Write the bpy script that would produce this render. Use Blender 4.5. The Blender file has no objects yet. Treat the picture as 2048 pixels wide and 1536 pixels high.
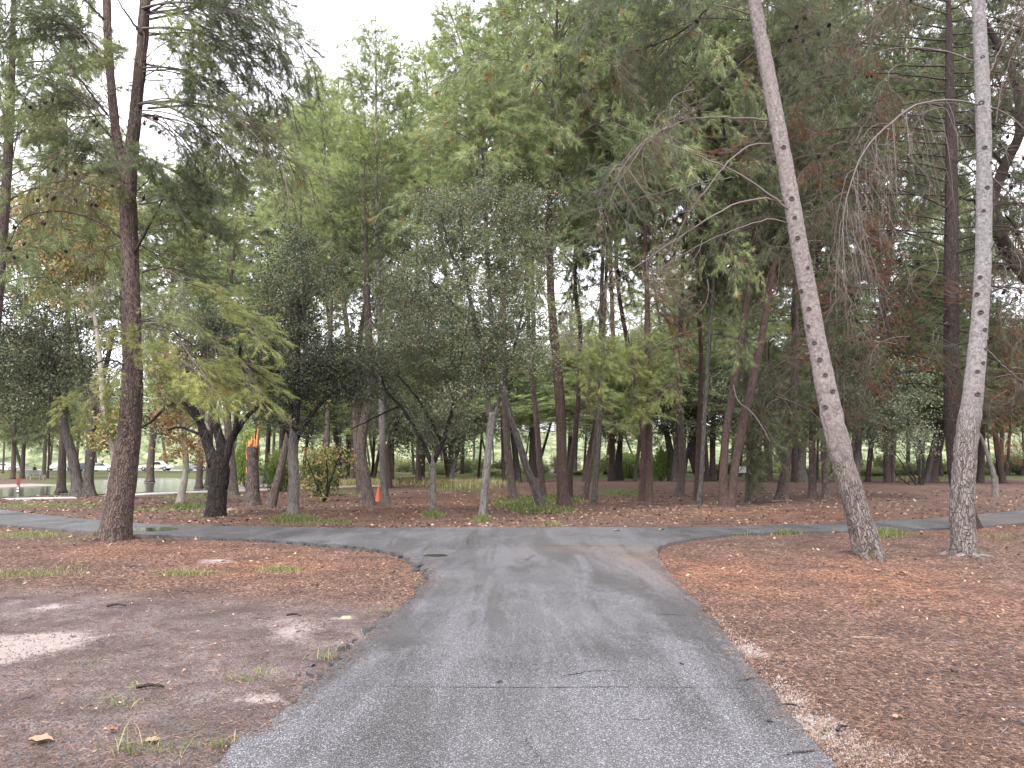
import bpy, math, random
import numpy as np
from mathutils import Vector, Matrix, Quaternion
from mathutils.geometry import tessellate_polygon

S = bpy.context.scene
COL = S.collection
R = math.radians

# ------------------------------------------------------------------ camera
F, W0, H0, HZ, CH = 1539.0, 2048.0, 1536.0, 925.0, 1.6
TH = math.atan((HZ - H0 / 2) / F)
cam_d = bpy.data.cameras.new("camera")
cam = bpy.data.objects.new("camera", cam_d)
COL.objects.link(cam)
cam.location = (0, 0, CH)
cam.rotation_euler = (R(90) + TH, 0, 0)
cam_d.sensor_width = 36
cam_d.lens = 36 * F / W0
cam_d.clip_start = 0.05
cam_d.clip_end = 3000
S.camera = cam

# ------------------------------------------------------------------ world, sun, exposure
SUN_EL, SUN_AZ = 52, 200
w = bpy.data.worlds.new("World")
S.world = w
w.use_nodes = True
nt = w.node_tree
nt.nodes.clear()
sky = nt.nodes.new("ShaderNodeTexSky")
sky.sky_type = 'NISHITA'
sky.sun_disc = False
sky.sun_elevation = R(SUN_EL)
sky.sun_rotation = R(SUN_AZ)
sky.dust_density = 4
hs = nt.nodes.new("ShaderNodeHueSaturation")
hs.inputs['Saturation'].default_value = 0.25
mx = nt.nodes.new("ShaderNodeMix")
mx.data_type = 'RGBA'
mx.inputs[0].default_value = 0.65
mx.inputs[7].default_value = (10.2, 10.0, 10.7, 1)      # the even cloud deck
bg = nt.nodes.new("ShaderNodeBackground")
bg.inputs['Strength'].default_value = 0.12
wo = nt.nodes.new("ShaderNodeOutputWorld")
nt.links.new(sky.outputs[0], hs.inputs['Color'])
nt.links.new(hs.outputs[0], mx.inputs[6])
nt.links.new(mx.outputs[2], bg.inputs['Color'])
nt.links.new(bg.outputs[0], wo.inputs[0])
sl = bpy.data.lights.new("sun", 'SUN')
sl.energy = 1.5
sl.angle = R(20)
sl.color = (1, 0.97, 0.92)
sun = bpy.data.objects.new("sun", sl)
COL.objects.link(sun)
sd = Vector((math.sin(R(SUN_AZ)) * math.cos(R(SUN_EL)), math.cos(R(SUN_AZ)) * math.cos(R(SUN_EL)), math.sin(R(SUN_EL))))
sun.rotation_euler = sd.to_track_quat('Z', 'Y').to_euler()
S.view_settings.view_transform = 'Standard'
S.view_settings.look = 'None'
S.view_settings.exposure = 1.65
S.view_settings.gamma = 1
cy = S.cycles
cy.max_bounces = 6
cy.diffuse_bounces = 3
cy.glossy_bounces = 2
cy.transmission_bounces = 3
cy.transparent_max_bounces = 4

# ------------------------------------------------------------------ pixel <-> place
ct, st = math.cos(TH), math.sin(TH)
def ray(px, py):
    a, b = (px - W0 / 2) / F, (H0 / 2 - py) / F
    return np.array((a, ct - b * st, st + b * ct))
def gnd(px, py, z=0.0):
    d = ray(px, py)
    t = (z - CH) / d[2]
    return np.array((0, 0, CH)) + d * t
def at(px, py, Y):
    d = ray(px, py)
    return np.array((0, 0, CH)) + d * (Y / d[1])
def msize(wpx, Y):
    return wpx * Y / F

# ------------------------------------------------------------------ noise
def _h(ix, iy, iz):
    n = (ix.astype(np.int64) * 374761393 + iy.astype(np.int64) * 668265263 + iz.astype(np.int64) * 2147483647) & 0xffffffff
    n = ((n ^ (n >> 13)) * 1274126177) & 0xffffffff
    return ((n ^ (n >> 16)) & 0xffff) / 65535.0
def vn(P):
    P = np.asarray(P, float)
    i = np.floor(P).astype(np.int64)
    f = P - i
    f = f * f * (3 - 2 * f)
    x, y, z = i[..., 0], i[..., 1], i[..., 2]
    fx, fy, fz = f[..., 0], f[..., 1], f[..., 2]
    def L(a, b, t): return a + (b - a) * t
    c = lambda dx, dy, dz: _h(x + dx, y + dy, z + dz)
    return L(L(L(c(0,0,0), c(1,0,0), fx), L(c(0,1,0), c(1,1,0), fx), fy),
             L(L(c(0,0,1), c(1,0,1), fx), L(c(0,1,1), c(1,1,1), fx), fy), fz)
def fbm(P, o=3):
    P = np.asarray(P, float); s = 0; a = 0.5
    for _ in range(o):
        s = s + a * vn(P); P = P * 2.03 + 17.1; a *= 0.5
    return s / (1 - 0.5 ** o)
def fbm2(x, y, sc, seed=0, o=3):
    x = np.asarray(x, float); y = np.asarray(y, float)
    return fbm(np.stack([x * sc + seed * 13.7, y * sc + seed * 7.3, np.full_like(x, seed * 3.1 + 0.5)], -1), o)
def sstep(a, b, x):
    t = np.clip((x - a) / (b - a), 0, 1)
    return t * t * (3 - 2 * t)

# ------------------------------------------------------------------ geometry collector
class G:
    def __init__(s):
        s.v, s.t, s.bc, s.f, s.m, s.n = [], [], [], [], [], 0
    def add(s, v, faces, mat=0, tint=0.5, bc=None):
        v = np.asarray(v, float)
        if len(v) == 0: return s
        s.v.append(v)
        s.t.append(np.broadcast_to(np.asarray(tint, float), (len(v),)))
        s.bc.append(v if bc is None else bc)
        for f in (faces if isinstance(faces, list) else [faces]):
            f = np.asarray(f, np.int64)
            s.f.append(f + s.n); s.m.append(np.full(len(f), mat))
        s.n += len(v)
        return s
    def addG(s, o, M=None, tscale=None):
        if o.n == 0: return s
        v = np.concatenate(o.v)
        if M is not None: v = v @ M[:3, :3].T + M[:3, 3]
        s.v.append(v); t = np.concatenate(o.t)
        s.t.append(t if tscale is None else np.clip(t + tscale, 0, 1)); s.bc.append(np.concatenate(o.bc))
        for f, m in zip(o.f, o.m): s.f.append(f + s.n); s.m.append(m)
        s.n += len(v)
        return s
    def mesh(s, name, mats, smooth=False, shift=None):
        me = bpy.data.meshes.new(name)
        v = np.concatenate(s.v)
        if shift is not None: v = v - np.asarray(shift)
        fl = np.concatenate([f.ravel() for f in s.f])
        tot = np.concatenate([np.full(len(f), f.shape[1]) for f in s.f])
        st_ = np.concatenate([[0], np.cumsum(tot)[:-1]])
        me.vertices.add(len(v)); me.vertices.foreach_set('co', v.astype(np.float32).ravel())
        me.loops.add(len(fl)); me.loops.foreach_set('vertex_index', fl.astype(np.int32))
        me.polygons.add(len(tot)); me.polygons.foreach_set('loop_start', st_.astype(np.int32))
        me.polygons.foreach_set('material_index', np.concatenate(s.m).astype(np.int32))
        me.update(calc_edges=True)
        me.polygons.foreach_set('use_smooth', np.full(len(tot), bool(smooth)))
        a = me.attributes.new('tint', 'FLOAT', 'POINT'); a.data.foreach_set('value', np.concatenate(s.t).astype(np.float32))
        a = me.attributes.new('bc', 'FLOAT_VECTOR', 'POINT'); a.data.foreach_set('vector', np.concatenate(s.bc).astype(np.float32).ravel())
        for m in (mats if isinstance(mats, (list, tuple)) else [mats]): me.materials.append(m)
        return me

def frames(P):
    T = np.gradient(P, axis=0)
    T /= np.linalg.norm(T, axis=1)[:, None] + 1e-9
    ref = np.array((0, 1.0, 0)) if abs(T[0, 1]) < 0.9 else np.array((1.0, 0, 0))
    N = np.zeros_like(P); B = np.zeros_like(P)
    n = ref - T[0] * ref.dot(T[0])
    for i in range(len(P)):
        n = n - T[i] * n.dot(T[i]); n /= np.linalg.norm(n) + 1e-9
        N[i] = n; B[i] = np.cross(T[i], n)
    return T, N, B
def ringfaces(n, k):
    i = np.arange(n - 1)[:, None] * k; j = np.arange(k)[None]; j2 = (j + 1) % k
    return np.stack([i + j, i + j2, i + k + j2, i + k + j], -1).reshape(-1, 4)
def tube(P, Rr, k=6, disp=None, cap=False):
    P = np.asarray(P, float); Rr = np.broadcast_to(np.asarray(Rr, float), (len(P),))
    T, N, B = frames(P)
    a = np.linspace(0, 2 * math.pi, k, endpoint=False)
    ca, sa = np.cos(a), np.sin(a)
    s = np.concatenate([[0], np.cumsum(np.linalg.norm(np.diff(P, axis=0), axis=1))])
    r0 = Rr.max() * 0.85
    bc = np.stack([np.broadcast_to(r0 * ca, (len(P), k)), np.broadcast_to(r0 * sa, (len(P), k)),
                   np.broadcast_to(s[:, None], (len(P), k))], -1)
    rad = np.repeat(Rr[:, None], k, 1)
    if disp is not None: rad = disp(rad, bc, a[None], s[:, None])
    v = P[:, None] + rad[..., None] * (ca[None, :, None] * N[:, None] + sa[None, :, None] * B[:, None])
    f = [ringfaces(len(P), k)]
    v = v.reshape(-1, 3); bc = bc.reshape(-1, 3)
    if cap:
        v = np.concatenate([v, P[-1:], P[:1]]); bc = np.concatenate([bc, [[0, 0, s[-1]]], [[0, 0, 0]]])
        n = len(P) * k; b = (len(P) - 1) * k; j = np.arange(k)
        f.append(np.stack([b + j, b + (j + 1) % k, np.full(k, n)], -1))
        f.append(np.stack([(j + 1) % k, j, np.full(k, n + 1)], -1))
    return v, f, bc
def spline(P, n):
    P = np.asarray(P, float)
    if len(P) == 2: return P[0] + (P[1] - P[0]) * np.linspace(0, 1, n)[:, None]
    Q = np.vstack([2 * P[0] - P[1], P, 2 * P[-1] - P[-2]])
    d = np.concatenate([[0], np.cumsum(np.linalg.norm(np.diff(P[:, :3], axis=0), axis=1))])
    u = np.interp(np.linspace(0, d[-1], n), d, np.arange(len(P)))
    i = np.minimum(u.astype(int), len(P) - 2); t = (u - i)[:, None]
    p0, p1, p2, p3 = Q[i], Q[i + 1], Q[i + 2], Q[i + 3]
    return 0.5 * (2 * p1 + (p2 - p0) * t + (2 * p0 - 5 * p1 + 4 * p2 - p3) * t ** 2 + (3 * p1 - p0 - 3 * p2 + p3) * t ** 3)
def unit(v): return v / (np.linalg.norm(v, axis=-1, keepdims=True) + 1e-9)

# ------------------------------------------------------------------ object helpers
def link(o, parent=None):
    COL.objects.link(o)
    if parent is not None: o.parent = parent
    return o
def tag(o, label=None, cat=None, group=None, kind=None):
    if label: o['label'] = label
    if cat: o['category'] = cat
    if group: o['group'] = group
    if kind: o['kind'] = kind
    return o
def thing(name, label, cat, loc, group=None):
    o = bpy.data.objects.new(name, None); o.empty_display_size = 0.1
    o.location = tuple(loc); link(o)
    return tag(o, label, cat, group)
def part(name, g, mats, parent=None, shift=None, smooth=False):
    o = bpy.data.objects.new(name, g.mesh(name, mats, smooth, shift))
    return link(o, parent)
def obj(name, me, parent=None):
    return link(bpy.data.objects.new(name, me), parent)
def box(g, c, d, rz=0, mat=0, tint=0.5, bev=0.0):
    c = np.asarray(c, float); x, y, z = np.asarray(d, float) / 2
    b = min(bev, x * .9, y * .9)
    if b > 0:
        pr = [(-x + b, -y), (x - b, -y), (x, -y + b), (x, y - b), (x - b, y), (-x + b, y), (-x, y - b), (-x, -y + b)]
    else: pr = [(-x, -y), (x, -y), (x, y), (-x, y)]
    prism(g, pr, -z, z, c, rz, mat, tint)
def prism(g, pr, z0, z1, c=(0, 0, 0), rz=0, mat=0, tint=0.5):
    n = len(pr); p = np.asarray(pr, float)
    v = np.concatenate([np.c_[p, np.full(n, z0)], np.c_[p, np.full(n, z1)]])
    cr, sr = math.cos(rz), math.sin(rz)
    v = v @ np.array([[cr, sr, 0], [-sr, cr, 0], [0, 0, 1]]) + np.asarray(c)
    j = np.arange(n); j2 = (j + 1) % n
    g.add(v, [np.stack([j, j2, j2 + n, j + n], -1), np.arange(n)[None, ::-1], (np.arange(n) + n)[None]], mat, tint)

# ------------------------------------------------------------------ materials
class N:
    """small node builder"""
    def __init__(s, name):
        s.m = bpy.data.materials.new(name); s.m.use_nodes = True
        s.t = s.m.node_tree; s.t.nodes.clear()
        s.out = s.t.nodes.new("ShaderNodeOutputMaterial")
    def n(s, ty, **kw):
        n = s.t.nodes.new("ShaderNode" + ty)
        for k, v in kw.items(): setattr(n, k, v)
        return n
    def l(s, a, b): s.t.links.new(a, b)
    def set(s, sock, v):
        if hasattr(v, 'is_linked') or isinstance(v, bpy.types.NodeSocket): s.l(v, sock)
        else: sock.default_value = v
    def attr(s, name): n = s.n("Attribute"); n.attribute_name = name; return n
    def pos(s): return s.n("NewGeometry").outputs['Position']
    def mapv(s, vec, sc=(1, 1, 1), rot=(0, 0, 0)):
        n = s.n("Mapping"); s.l(vec, n.inputs[0]); n.inputs['Scale'].default_value = sc; n.inputs['Rotation'].default_value = rot
        return n.outputs[0]
    def noise(s, vec, scale, detail=3, rough=0.55, dist=0):
        n = s.n("TexNoise"); s.l(vec, n.inputs['Vector'])
        n.inputs['Scale'].default_value = scale; n.inputs['Detail'].default_value = detail
        n.inputs['Roughness'].default_value = rough; n.inputs['Distortion'].default_value = dist
        return n.outputs[0]
    def vor(s, vec, scale, feature='F1', out=0, rnd=1.0):
        n = s.n("TexVoronoi", feature=feature); s.l(vec, n.inputs['Vector']); n.inputs['Scale'].default_value = scale
        n.inputs['Randomness'].default_value = rnd
        return n.outputs[out]
    def ramp(s, fac, stops, interp='LINEAR'):
        n = s.n("ValToRGB"); s.l(fac, n.inputs[0]); e = n.color_ramp.elements; n.color_ramp.interpolation = interp
        while len(e) < len(stops): e.new(0.5)
        for el, (p, c) in zip(e, stops):
            el.position = p
            el.color = (c, c, c, 1) if isinstance(c, (int, float)) else (*c, 1)
        return n.outputs[0]
    def mix(s, fac, a, b, blend='MIX'):
        n = s.n("Mix", data_type='RGBA', blend_type=blend)
        s.set(n.inputs[0], fac)
        for i, v in ((6, a), (7, b)):
            if isinstance(v, tuple) and len(v) == 3: v = (*v, 1)
            s.set(n.inputs[i], v)
        return n.outputs[2]
    def math(s, op, a, b=0.0, c=0.0):
        n = s.n("Math", operation=op); s.set(n.inputs[0], a); s.set(n.inputs[1], b); s.set(n.inputs[2], c)
        return n.outputs[0]
    def bump(s, h, strength=0.5, dist=0.02):
        n = s.n("Bump"); s.l(h, n.inputs['Height']); n.inputs['Strength'].default_value = strength; n.inputs['Distance'].default_value = dist
        return n.outputs[0]
    def princ(s, col, rough=0.7, normal=None, spec=0.4, **kw):
        p = s.n("BsdfPrincipled")
        s.set(p.inputs['Base Color'], (*col, 1) if isinstance(col, tuple) and len(col) == 3 else col)
        s.set(p.inputs['Roughness'], rough); s.set(p.inputs['Specular IOR Level'], spec)
        if normal is not None: s.l(normal, p.inputs['Normal'])
        for k, v in kw.items(): s.set(p.inputs[k], v)
        return p.outputs[0]
    def done(s, sh): s.l(sh, s.out.inputs[0]); return s.m

def plain(name, col, rough=0.6, var=0.25, sc=30, spec=0.4, bump=0.2, **kw):
    b = N(name); p = b.n("TexCoord").outputs['Object']
    n = b.noise(p, sc, 4)
    c = b.mix(n, tuple(x * (1 - var) for x in col), tuple(min(1, x * (1 + var)) for x in col))
    return b.done(b.princ(c, rough, b.bump(n, bump, 0.01), spec, **kw))

def leafmat(name, stops, transl=0.35, rough=0.55):
    b = N(name)
    t = b.attr('tint').outputs['Fac']
    c = b.ramp(t, stops)
    oi = b.n("ObjectInfo")
    c = b.mix(1.0, c, oi.outputs['Color'], 'MULTIPLY')
    d = b.princ(c, rough, None, 0.4)
    tr = b.n("BsdfTranslucent"); b.l(b.mix(1.0, c, (1.2, 1.25, 0.85, 1), 'MULTIPLY'), tr.inputs[0])
    ms = b.n("MixShader"); ms.inputs[0].default_value = transl
    b.l(d, ms.inputs[1]); b.l(tr.outputs[0], ms.inputs[2])
    return b.done(ms.outputs[0])

def barkmat(name, plate, plate2, fissure, pale=None, pale_from=3.0, pale_to=5.0, scale=9, stretch=0.3, bump=0.9, moss=None):
    b = N(name)
    bc = b.attr('bc').outputs['Vector']
    nz = b.n("TexNoise"); b.l(bc, nz.inputs['Vector']); nz.inputs['Scale'].default_value = 7; nz.inputs['Detail'].default_value = 3
    wv = b.n("VectorMath", operation='MULTIPLY_ADD'); b.l(nz.outputs['Color'], wv.inputs[0]); wv.inputs[1].default_value = (.13, .13, .45); b.l(bc, wv.inputs[2])
    mv = b.mapv(wv.outputs[0], (1, 1, stretch))
    edge = b.vor(mv, scale, 'DISTANCE_TO_EDGE')
    e1 = b.ramp(b.math('MULTIPLY_ADD', b.noise(b.mapv(bc, (1, 1, .4)), 14, 3), 0.22, edge), [(0.08, 0.0), (0.26, 1.0)])
    cellc = b.vor(mv, scale, 'F1', 1)
    sep = b.n("SeparateColor"); b.l(cellc, sep.inputs[0])
    fine = b.noise(b.mapv(bc, (1, 1, 0.5)), 55, 5, 0.7)
    pc = b.mix(sep.outputs[0], plate, plate2)
    pc = b.mix(b.math('MULTIPLY', fine, 0.9), pc, tuple(x * 0.45 for x in plate))
    rough_c = b.mix(e1, fissure, pc)
    hgt = b.math('MULTIPLY_ADD', fine, 0.35, e1)
    if pale is not None:
        # smooth upper bark: small horizontal scales, lichen pale, dark flecks
        sc2 = b.vor(b.mapv(wv.outputs[0], (1, 1, 1.5)), 30, 'DISTANCE_TO_EDGE')
        e2 = b.ramp(sc2, [(0.0, 0.15), (0.12, 1.0)])
        fl = b.ramp(b.noise(b.mapv(bc, (1, 1, 1.7)), 12, 6, 0.8), [(0.41, 0.0), (0.54, 1.0)])
        smooth_c = b.mix(b.math('MULTIPLY', b.math('MULTIPLY_ADD', e2, 0.6, 0.4), fl), tuple(x * 0.17 for x in pale), pale)
        smooth_c = b.mix(b.noise(bc, 2.5, 3), smooth_c, tuple(x * 0.75 for x in pale))
        sx = b.n("SeparateXYZ"); b.l(bc, sx.inputs[0])
        hh = b.math('MULTIPLY_ADD', b.noise(bc, 3.0, 3), 1.6, sx.outputs[2])
        f = b.n("MapRange"); b.l(hh, f.inputs[0]); f.inputs[1].default_value = pale_from + .8; f.inputs[2].default_value = pale_to + .8
        col = b.mix(f.outputs[0], rough_c, smooth_c)
        h2 = b.math('MULTIPLY_ADD', fl, 0.5, e2)
        hm = b.n("Mix", data_type='FLOAT'); b.l(f.outputs[0], hm.inputs[0]); b.l(hgt, hm.inputs[2]); b.l(b.math('MULTIPLY', h2, 0.3), hm.inputs[3])
        hgt = hm.outputs[0]
    else: col = rough_c
    col = b.mix(1.0, col, (0.85, 0.85, 0.85, 1), 'MULTIPLY')
    if moss is not None:
        col = b.mix(b.math('MULTIPLY', b.ramp(b.noise(bc, 4, 4), [(0.45, 0.0), (0.65, 1.0)]), 0.7), col, moss)
    return b.done(b.princ(col, 0.85, b.bump(hgt, bump, 0.03), 0.25))

NEEDLE = leafmat("pine_needles", [(0.0, (0.060, 0.078, 0.050)), (0.35, (0.150, 0.183, 0.108)), (0.7, (0.282, 0.320, 0.190)), (0.88, (0.40, 0.42, 0.24)), (0.93, (0.20, 0.105, 0.055)), (1.0, (0.24, 0.11, 0.06))], 0.42)
NEEDLE_DEAD = leafmat("dead_needles", [(0.0, (0.10, 0.06, 0.03)), (0.5, (0.16, 0.075, 0.04)), (1.0, (0.24, 0.12, 0.06))], 0.3)
OAKLEAF = leafmat("oak_leaves", [(0.0, (0.03, 0.038, 0.026)), (0.5, (0.085, 0.102, 0.062)), (0.85, (0.19, 0.21, 0.135)), (0.94, (0.22, 0.23, 0.11)), (0.96, (0.20, 0.10, 0.05)), (1.0, (0.28, 0.14, 0.06))], 0.25, 0.45)
AUTUMN = leafmat("sycamore_leaves", [(0.0, (0.09, 0.11, 0.04)), (0.4, (0.19, 0.21, 0.085)), (0.6, (0.38, 0.31, 0.16)), (0.8, (0.46, 0.25, 0.13)), (1.0, (0.55, 0.42, 0.30))], 0.4)
BUSH = leafmat("bush_leaves", [(0.0, (0.05, 0.075, 0.03)), (0.5, (0.13, 0.165, 0.07)), (1.0, (0.24, 0.28, 0.12))], 0.4)
GRASS = leafmat("grass_blades", [(0.0, (0.05, 0.07, 0.025)), (0.5, (0.12, 0.155, 0.05)), (0.75, (0.20, 0.215, 0.085)), (0.9, (0.36, 0.30, 0.17)), (1.0, (0.42, 0.34, 0.2))], 0.35)
BARK_PINE = barkmat("pine_bark", (0.22, 0.168, 0.150), (0.16, 0.125, 0.113), (0.055, 0.041, 0.037), None, scale=16, stretch=.35)
BARK_HERO = barkmat("left_pine_bark", (0.21, 0.15, 0.125), (0.15, 0.11, 0.10), (0.04, 0.028, 0.024), None, scale=30, stretch=0.16)
BARK_PALE = barkmat("pale_pine_bark", (0.32, 0.275, 0.26), (0.23, 0.195, 0.18), (0.066, 0.052, 0.047), (0.40, 0.37, 0.37), 2.0, 3.4, scale=30, stretch=0.16)
BARK_LEAN = barkmat("leaning_pine_bark", (0.30, 0.25, 0.23), (0.22, 0.18, 0.165), (0.062, 0.047, 0.042), (0.40, 0.345, 0.33), 1.2, 3.0, scale=30, stretch=0.16)
BARK_RED = barkmat("red_pine_bark", (0.17, 0.112, 0.096), (0.12, 0.082, 0.072), (0.05, 0.034, 0.030), None, scale=19, stretch=.45)
BARK_DARK = barkmat("dark_pine_bark", (0.085, 0.062, 0.056), (0.062, 0.047, 0.044), (0.03, 0.022, 0.02), None, scale=19, stretch=.45)
BARK_OAK = barkmat("oak_bark", (0.17, 0.15, 0.135), (0.12, 0.105, 0.095), (0.03, 0.025, 0.022), None, scale=14, stretch=0.18, bump=0.7)
BARK_WET = barkmat("wet_oak_bark", (0.055, 0.046, 0.04), (0.04, 0.034, 0.03), (0.012, 0.01, 0.009), None, scale=12, stretch=0.2)
BARK_GREY = barkmat("grey_oak_bark", (0.24, 0.22, 0.20), (0.18, 0.165, 0.15), (0.06, 0.05, 0.045), None, scale=16, stretch=0.16, bump=0.5)
BARK_WHITE = barkmat("sycamore_bark", (0.55, 0.52, 0.47), (0.40, 0.36, 0.31), (0.24, 0.20, 0.17), None, scale=8, stretch=0.5, bump=0.25)
TWIG = plain("twig_bark", (0.10, 0.078, 0.068), 0.85, 0.35, 40)
TWIG_PALE = plain("bare_grey_twigs", (0.125, 0.102, 0.095), 0.85, 0.3, 40)
LIMB_DARK = barkmat("dark_limb_bark", (0.085, 0.062, 0.055), (0.06, 0.046, 0.042), (0.02, 0.015, 0.013), None, scale=22, stretch=0.4, bump=0.6)
CONE_MAT = plain("pine_cone_scales", (0.045, 0.03, 0.025), 0.75, 0.5, 60)
SCAR = plain("branch_scar_wood", (0.06, 0.045, 0.042), 0.9, 0.5, 60)
WOOD_RAW = plain("splintered_wood", (0.55, 0.24, 0.08), 0.7, 0.35, 18, bump=0.6)
WOOD_CUT = plain("sawn_wood", (0.46, 0.34, 0.21), 0.7, 0.2, 30)

# ------------------------------------------------------------------ ground layout
# outlines measured on the photograph and projected to the ground plane
FAR_EDGE = [(-700, 1008), (-400, 1012), (-150, 1018), (0, 1021), (100, 1033), (230, 1046), (400, 1053), (700, 1058), (1000, 1056.5), (1400, 1056), (1600, 1051), (1800, 1042), (1900, 1035), (2048, 1022), (2250, 1008), (2600, 996)]
NEAR_R = [(2900, 1003), (2450, 1022), (2200, 1037), (2048, 1047), (1950, 1055), (1850, 1060), (1700, 1064), (1560, 1067), (1470, 1071), (1390, 1079), (1335, 1090), (1312, 1104), (1324, 1128), (1352, 1162), (1392, 1203), (1442, 1262), (1502, 1333), (1570, 1418), (1672, 1536)]
NEAR_L = [(440, 1536), (520, 1470), (588, 1408), (640, 1362), (704, 1302), (764, 1254), (828, 1204), (858, 1168), (856, 1146), (826, 1122), (786, 1107), (730, 1098), (640, 1090), (520, 1082), (400, 1077), (300, 1072), (200, 1067), (100, 1059), (0, 1051), (-150, 1044), (-400, 1032), (-900, 1022)]
def toG(L): return [gnd(*p)[:2] for p in L]
fe, nr, nl = toG(FAR_EDGE), toG(NEAR_R), toG(NEAR_L)
outline = fe + nr + [np.array((1.95, 0.0)), np.array((2.1, -12.0)), np.array((-1.5, -12.0)), np.array((-1.5, 0.0))] + nl
def densify(poly, step_near=0.07, jit=0.035, seed=1):
    out = []
    rng = np.random.default_rng(seed)
    n = len(poly)
    P = np.array(poly)
    for i in range(n):
        a, b = P[i], P[(i + 1) % n]
        L = np.linalg.norm(b - a); mid = np.linalg.norm((a + b) / 2)
        k = max(1, int(L / (step_near * max(1, mid / 7))))
        p0, p3 = P[i - 1], P[(i + 2) % n]
        for t in np.arange(k) / k:
            q = a + (b - a) * t
            if L < 3.5:
                q = 0.5 * (2 * a + (b - p0) * t + (2 * p0 - 5 * a + 4 * b - p3) * t * t + (3 * a - p0 - 3 * b + p3) * t ** 3)
            out.append(q)
    out = np.array(out)
    tg = np.roll(out, -1, 0) - np.roll(out, 1, 0)
    nn = unit(np.stack([tg[:, 1], -tg[:, 0]], -1))
    d = (fbm2(out[:, 0], out[:, 1], 2.2, 5, 4) - 0.5) * jit * 4 + rng.normal(0, jit * 0.3, len(out))
    lip = np.exp(-((out[:, 0] + 1.6) / 1.5) ** 2 - ((out[:, 1] - 11.5) / 3.2) ** 2)      # the broken left lip
    d = d * (1 + 1.6 * lip) + lip * .07 * (np.abs(fbm2(out[:, 0], out[:, 1], 6.5, 6, 3) - .5) * 6 - 1)
    return out + nn * d[:, None]
ASPH = densify(outline)
def inpoly(x, y, poly):
    x = np.asarray(x); y = np.asarray(y)
    c = np.zeros(x.shape, bool); n = len(poly)
    for i in range(n):
        x1, y1 = poly[i]; x2, y2 = poly[(i + 1) % n]
        if y1 == y2: continue
        k = ((y1 > y) != (y2 > y)) & (x < (x2 - x1) * (y - y1) / (y2 - y1) + x1)
        c ^= k
    return c
def dpoly(x, y, poly):
    x = np.asarray(x, float); y = np.asarray(y, float); d = np.full(x.shape, 1e9)
    n = len(poly)
    for i in range(n):
        a = poly[i]; b = poly[(i + 1) % n]; e = b - a; L2 = e.dot(e) + 1e-12
        t = np.clip(((x - a[0]) * e[0] + (y - a[1]) * e[1]) / L2, 0, 1)
        d = np.minimum(d, np.hypot(x - a[0] - t * e[0], y - a[1] - t * e[1]))
    return d
OUT0 = [np.array(p) for p in outline]
WZ = -0.15
POND = [gnd(px, py, WZ)[:2] for px, py in [(-700, 1008), (-300, 1002), (0, 996), (160, 991.5), (300, 987), (420, 982), (480, 976), (500, 967), (440, 960), (330, 956.5), (230, 958), (175, 965), (120, 971), (0, 975), (-300, 984), (-700, 996)]]
def gz(x, y):
    x = np.asarray(x, float); y = np.asarray(y, float)
    z = (fbm2(x, y, 0.12, 2, 2) - 0.5) * 0.16 * sstep(16, 40, np.hypot(x, y))
    z = z + 0.30 * np.exp(-(((x - 14) / 22) ** 2 + ((y - 52) / 12) ** 2))
    return z
def gz1(x, y): return float(gz(np.array([x]), np.array([y]))[0])

def blob(x, y, L):
    """patches given as (px, py, half-width px, half-height px, amount) on the ground"""
    m = np.zeros(x.shape)
    for px, py, rx, ry, a in L:
        c = gnd(px, py); rX = msize(rx, c[1]); rY = abs(gnd(px, py - ry)[1] - gnd(px, py + ry)[1]) / 2
        q = ((x - c[0]) / rX) ** 2 + ((y - c[1]) / rY) ** 2
        m = np.maximum(m, a * np.exp(-q * 1.2))
    return m
GRASSY = [(60, 1070, 90, 7, .8), (60, 1148, 110, 8, .5), (370, 1147, 60, 5, .5), (560, 1140, 50, 5, .5), (330, 1018, 160, 6, .75), (130, 1010, 140, 6, .8), (20, 1014, 60, 5, .7), (640, 1044, 100, 7, .75), (420, 1032, 60, 4, .5),
          (1060, 1005, 75, 14, 1), (1090, 1022, 50, 5, .8), (1240, 987, 80, 8, .9), (1120, 986, 40, 7, .7), (1450, 985, 90, 6, .3), (930, 978, 70, 9, .9), (700, 985, 90, 10, .6), (400, 992, 120, 8, .8), (860, 1000, 50, 5, .4), (1110, 1050, 30, 4, .4), (1460, 1067, 40, 5, .6), (1770, 1069, 60, 5, .4), (1990, 1075, 80, 6, .3)]
PALE = [(60, 1290, 170, 45, .72), (560, 1260, 140, 40, .45), (310, 1380, 80, 14, .8), (520, 1395, 60, 10, .8), (480, 1440, 160, 12, .5), (180, 1500, 100, 14, .5), (100, 1215, 70, 15, .5), (440, 1122, 40, 6, .9), (690, 1236, 30, 5, .7), (780, 1270, 80, 22, .4),  # the large left-edge patch paints open-sky brightness into the soil colour
        (1470, 1280, 40, 40, .75), (1560, 1380, 50, 40, .9), (1650, 1460, 60, 45, 1), (1740, 1510, 120, 28, .8), (1420, 1230, 30, 25, .5), (2010, 1162, 60, 12, .5), (1960, 1270, 60, 20, .2)]
ORANGE = [(1820, 1050, 260, 14, .9), (1450, 1145, 170, 50, .9), (1750, 1160, 250, 50, .9), (560, 1130, 240, 30, .8), (300, 1100, 240, 16, .8), (1600, 1030, 300, 18, .7), (1000, 1000, 250, 14, .5), (700, 1030, 250, 16, .5), (2000, 1220, 160, 60, .7)]

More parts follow.
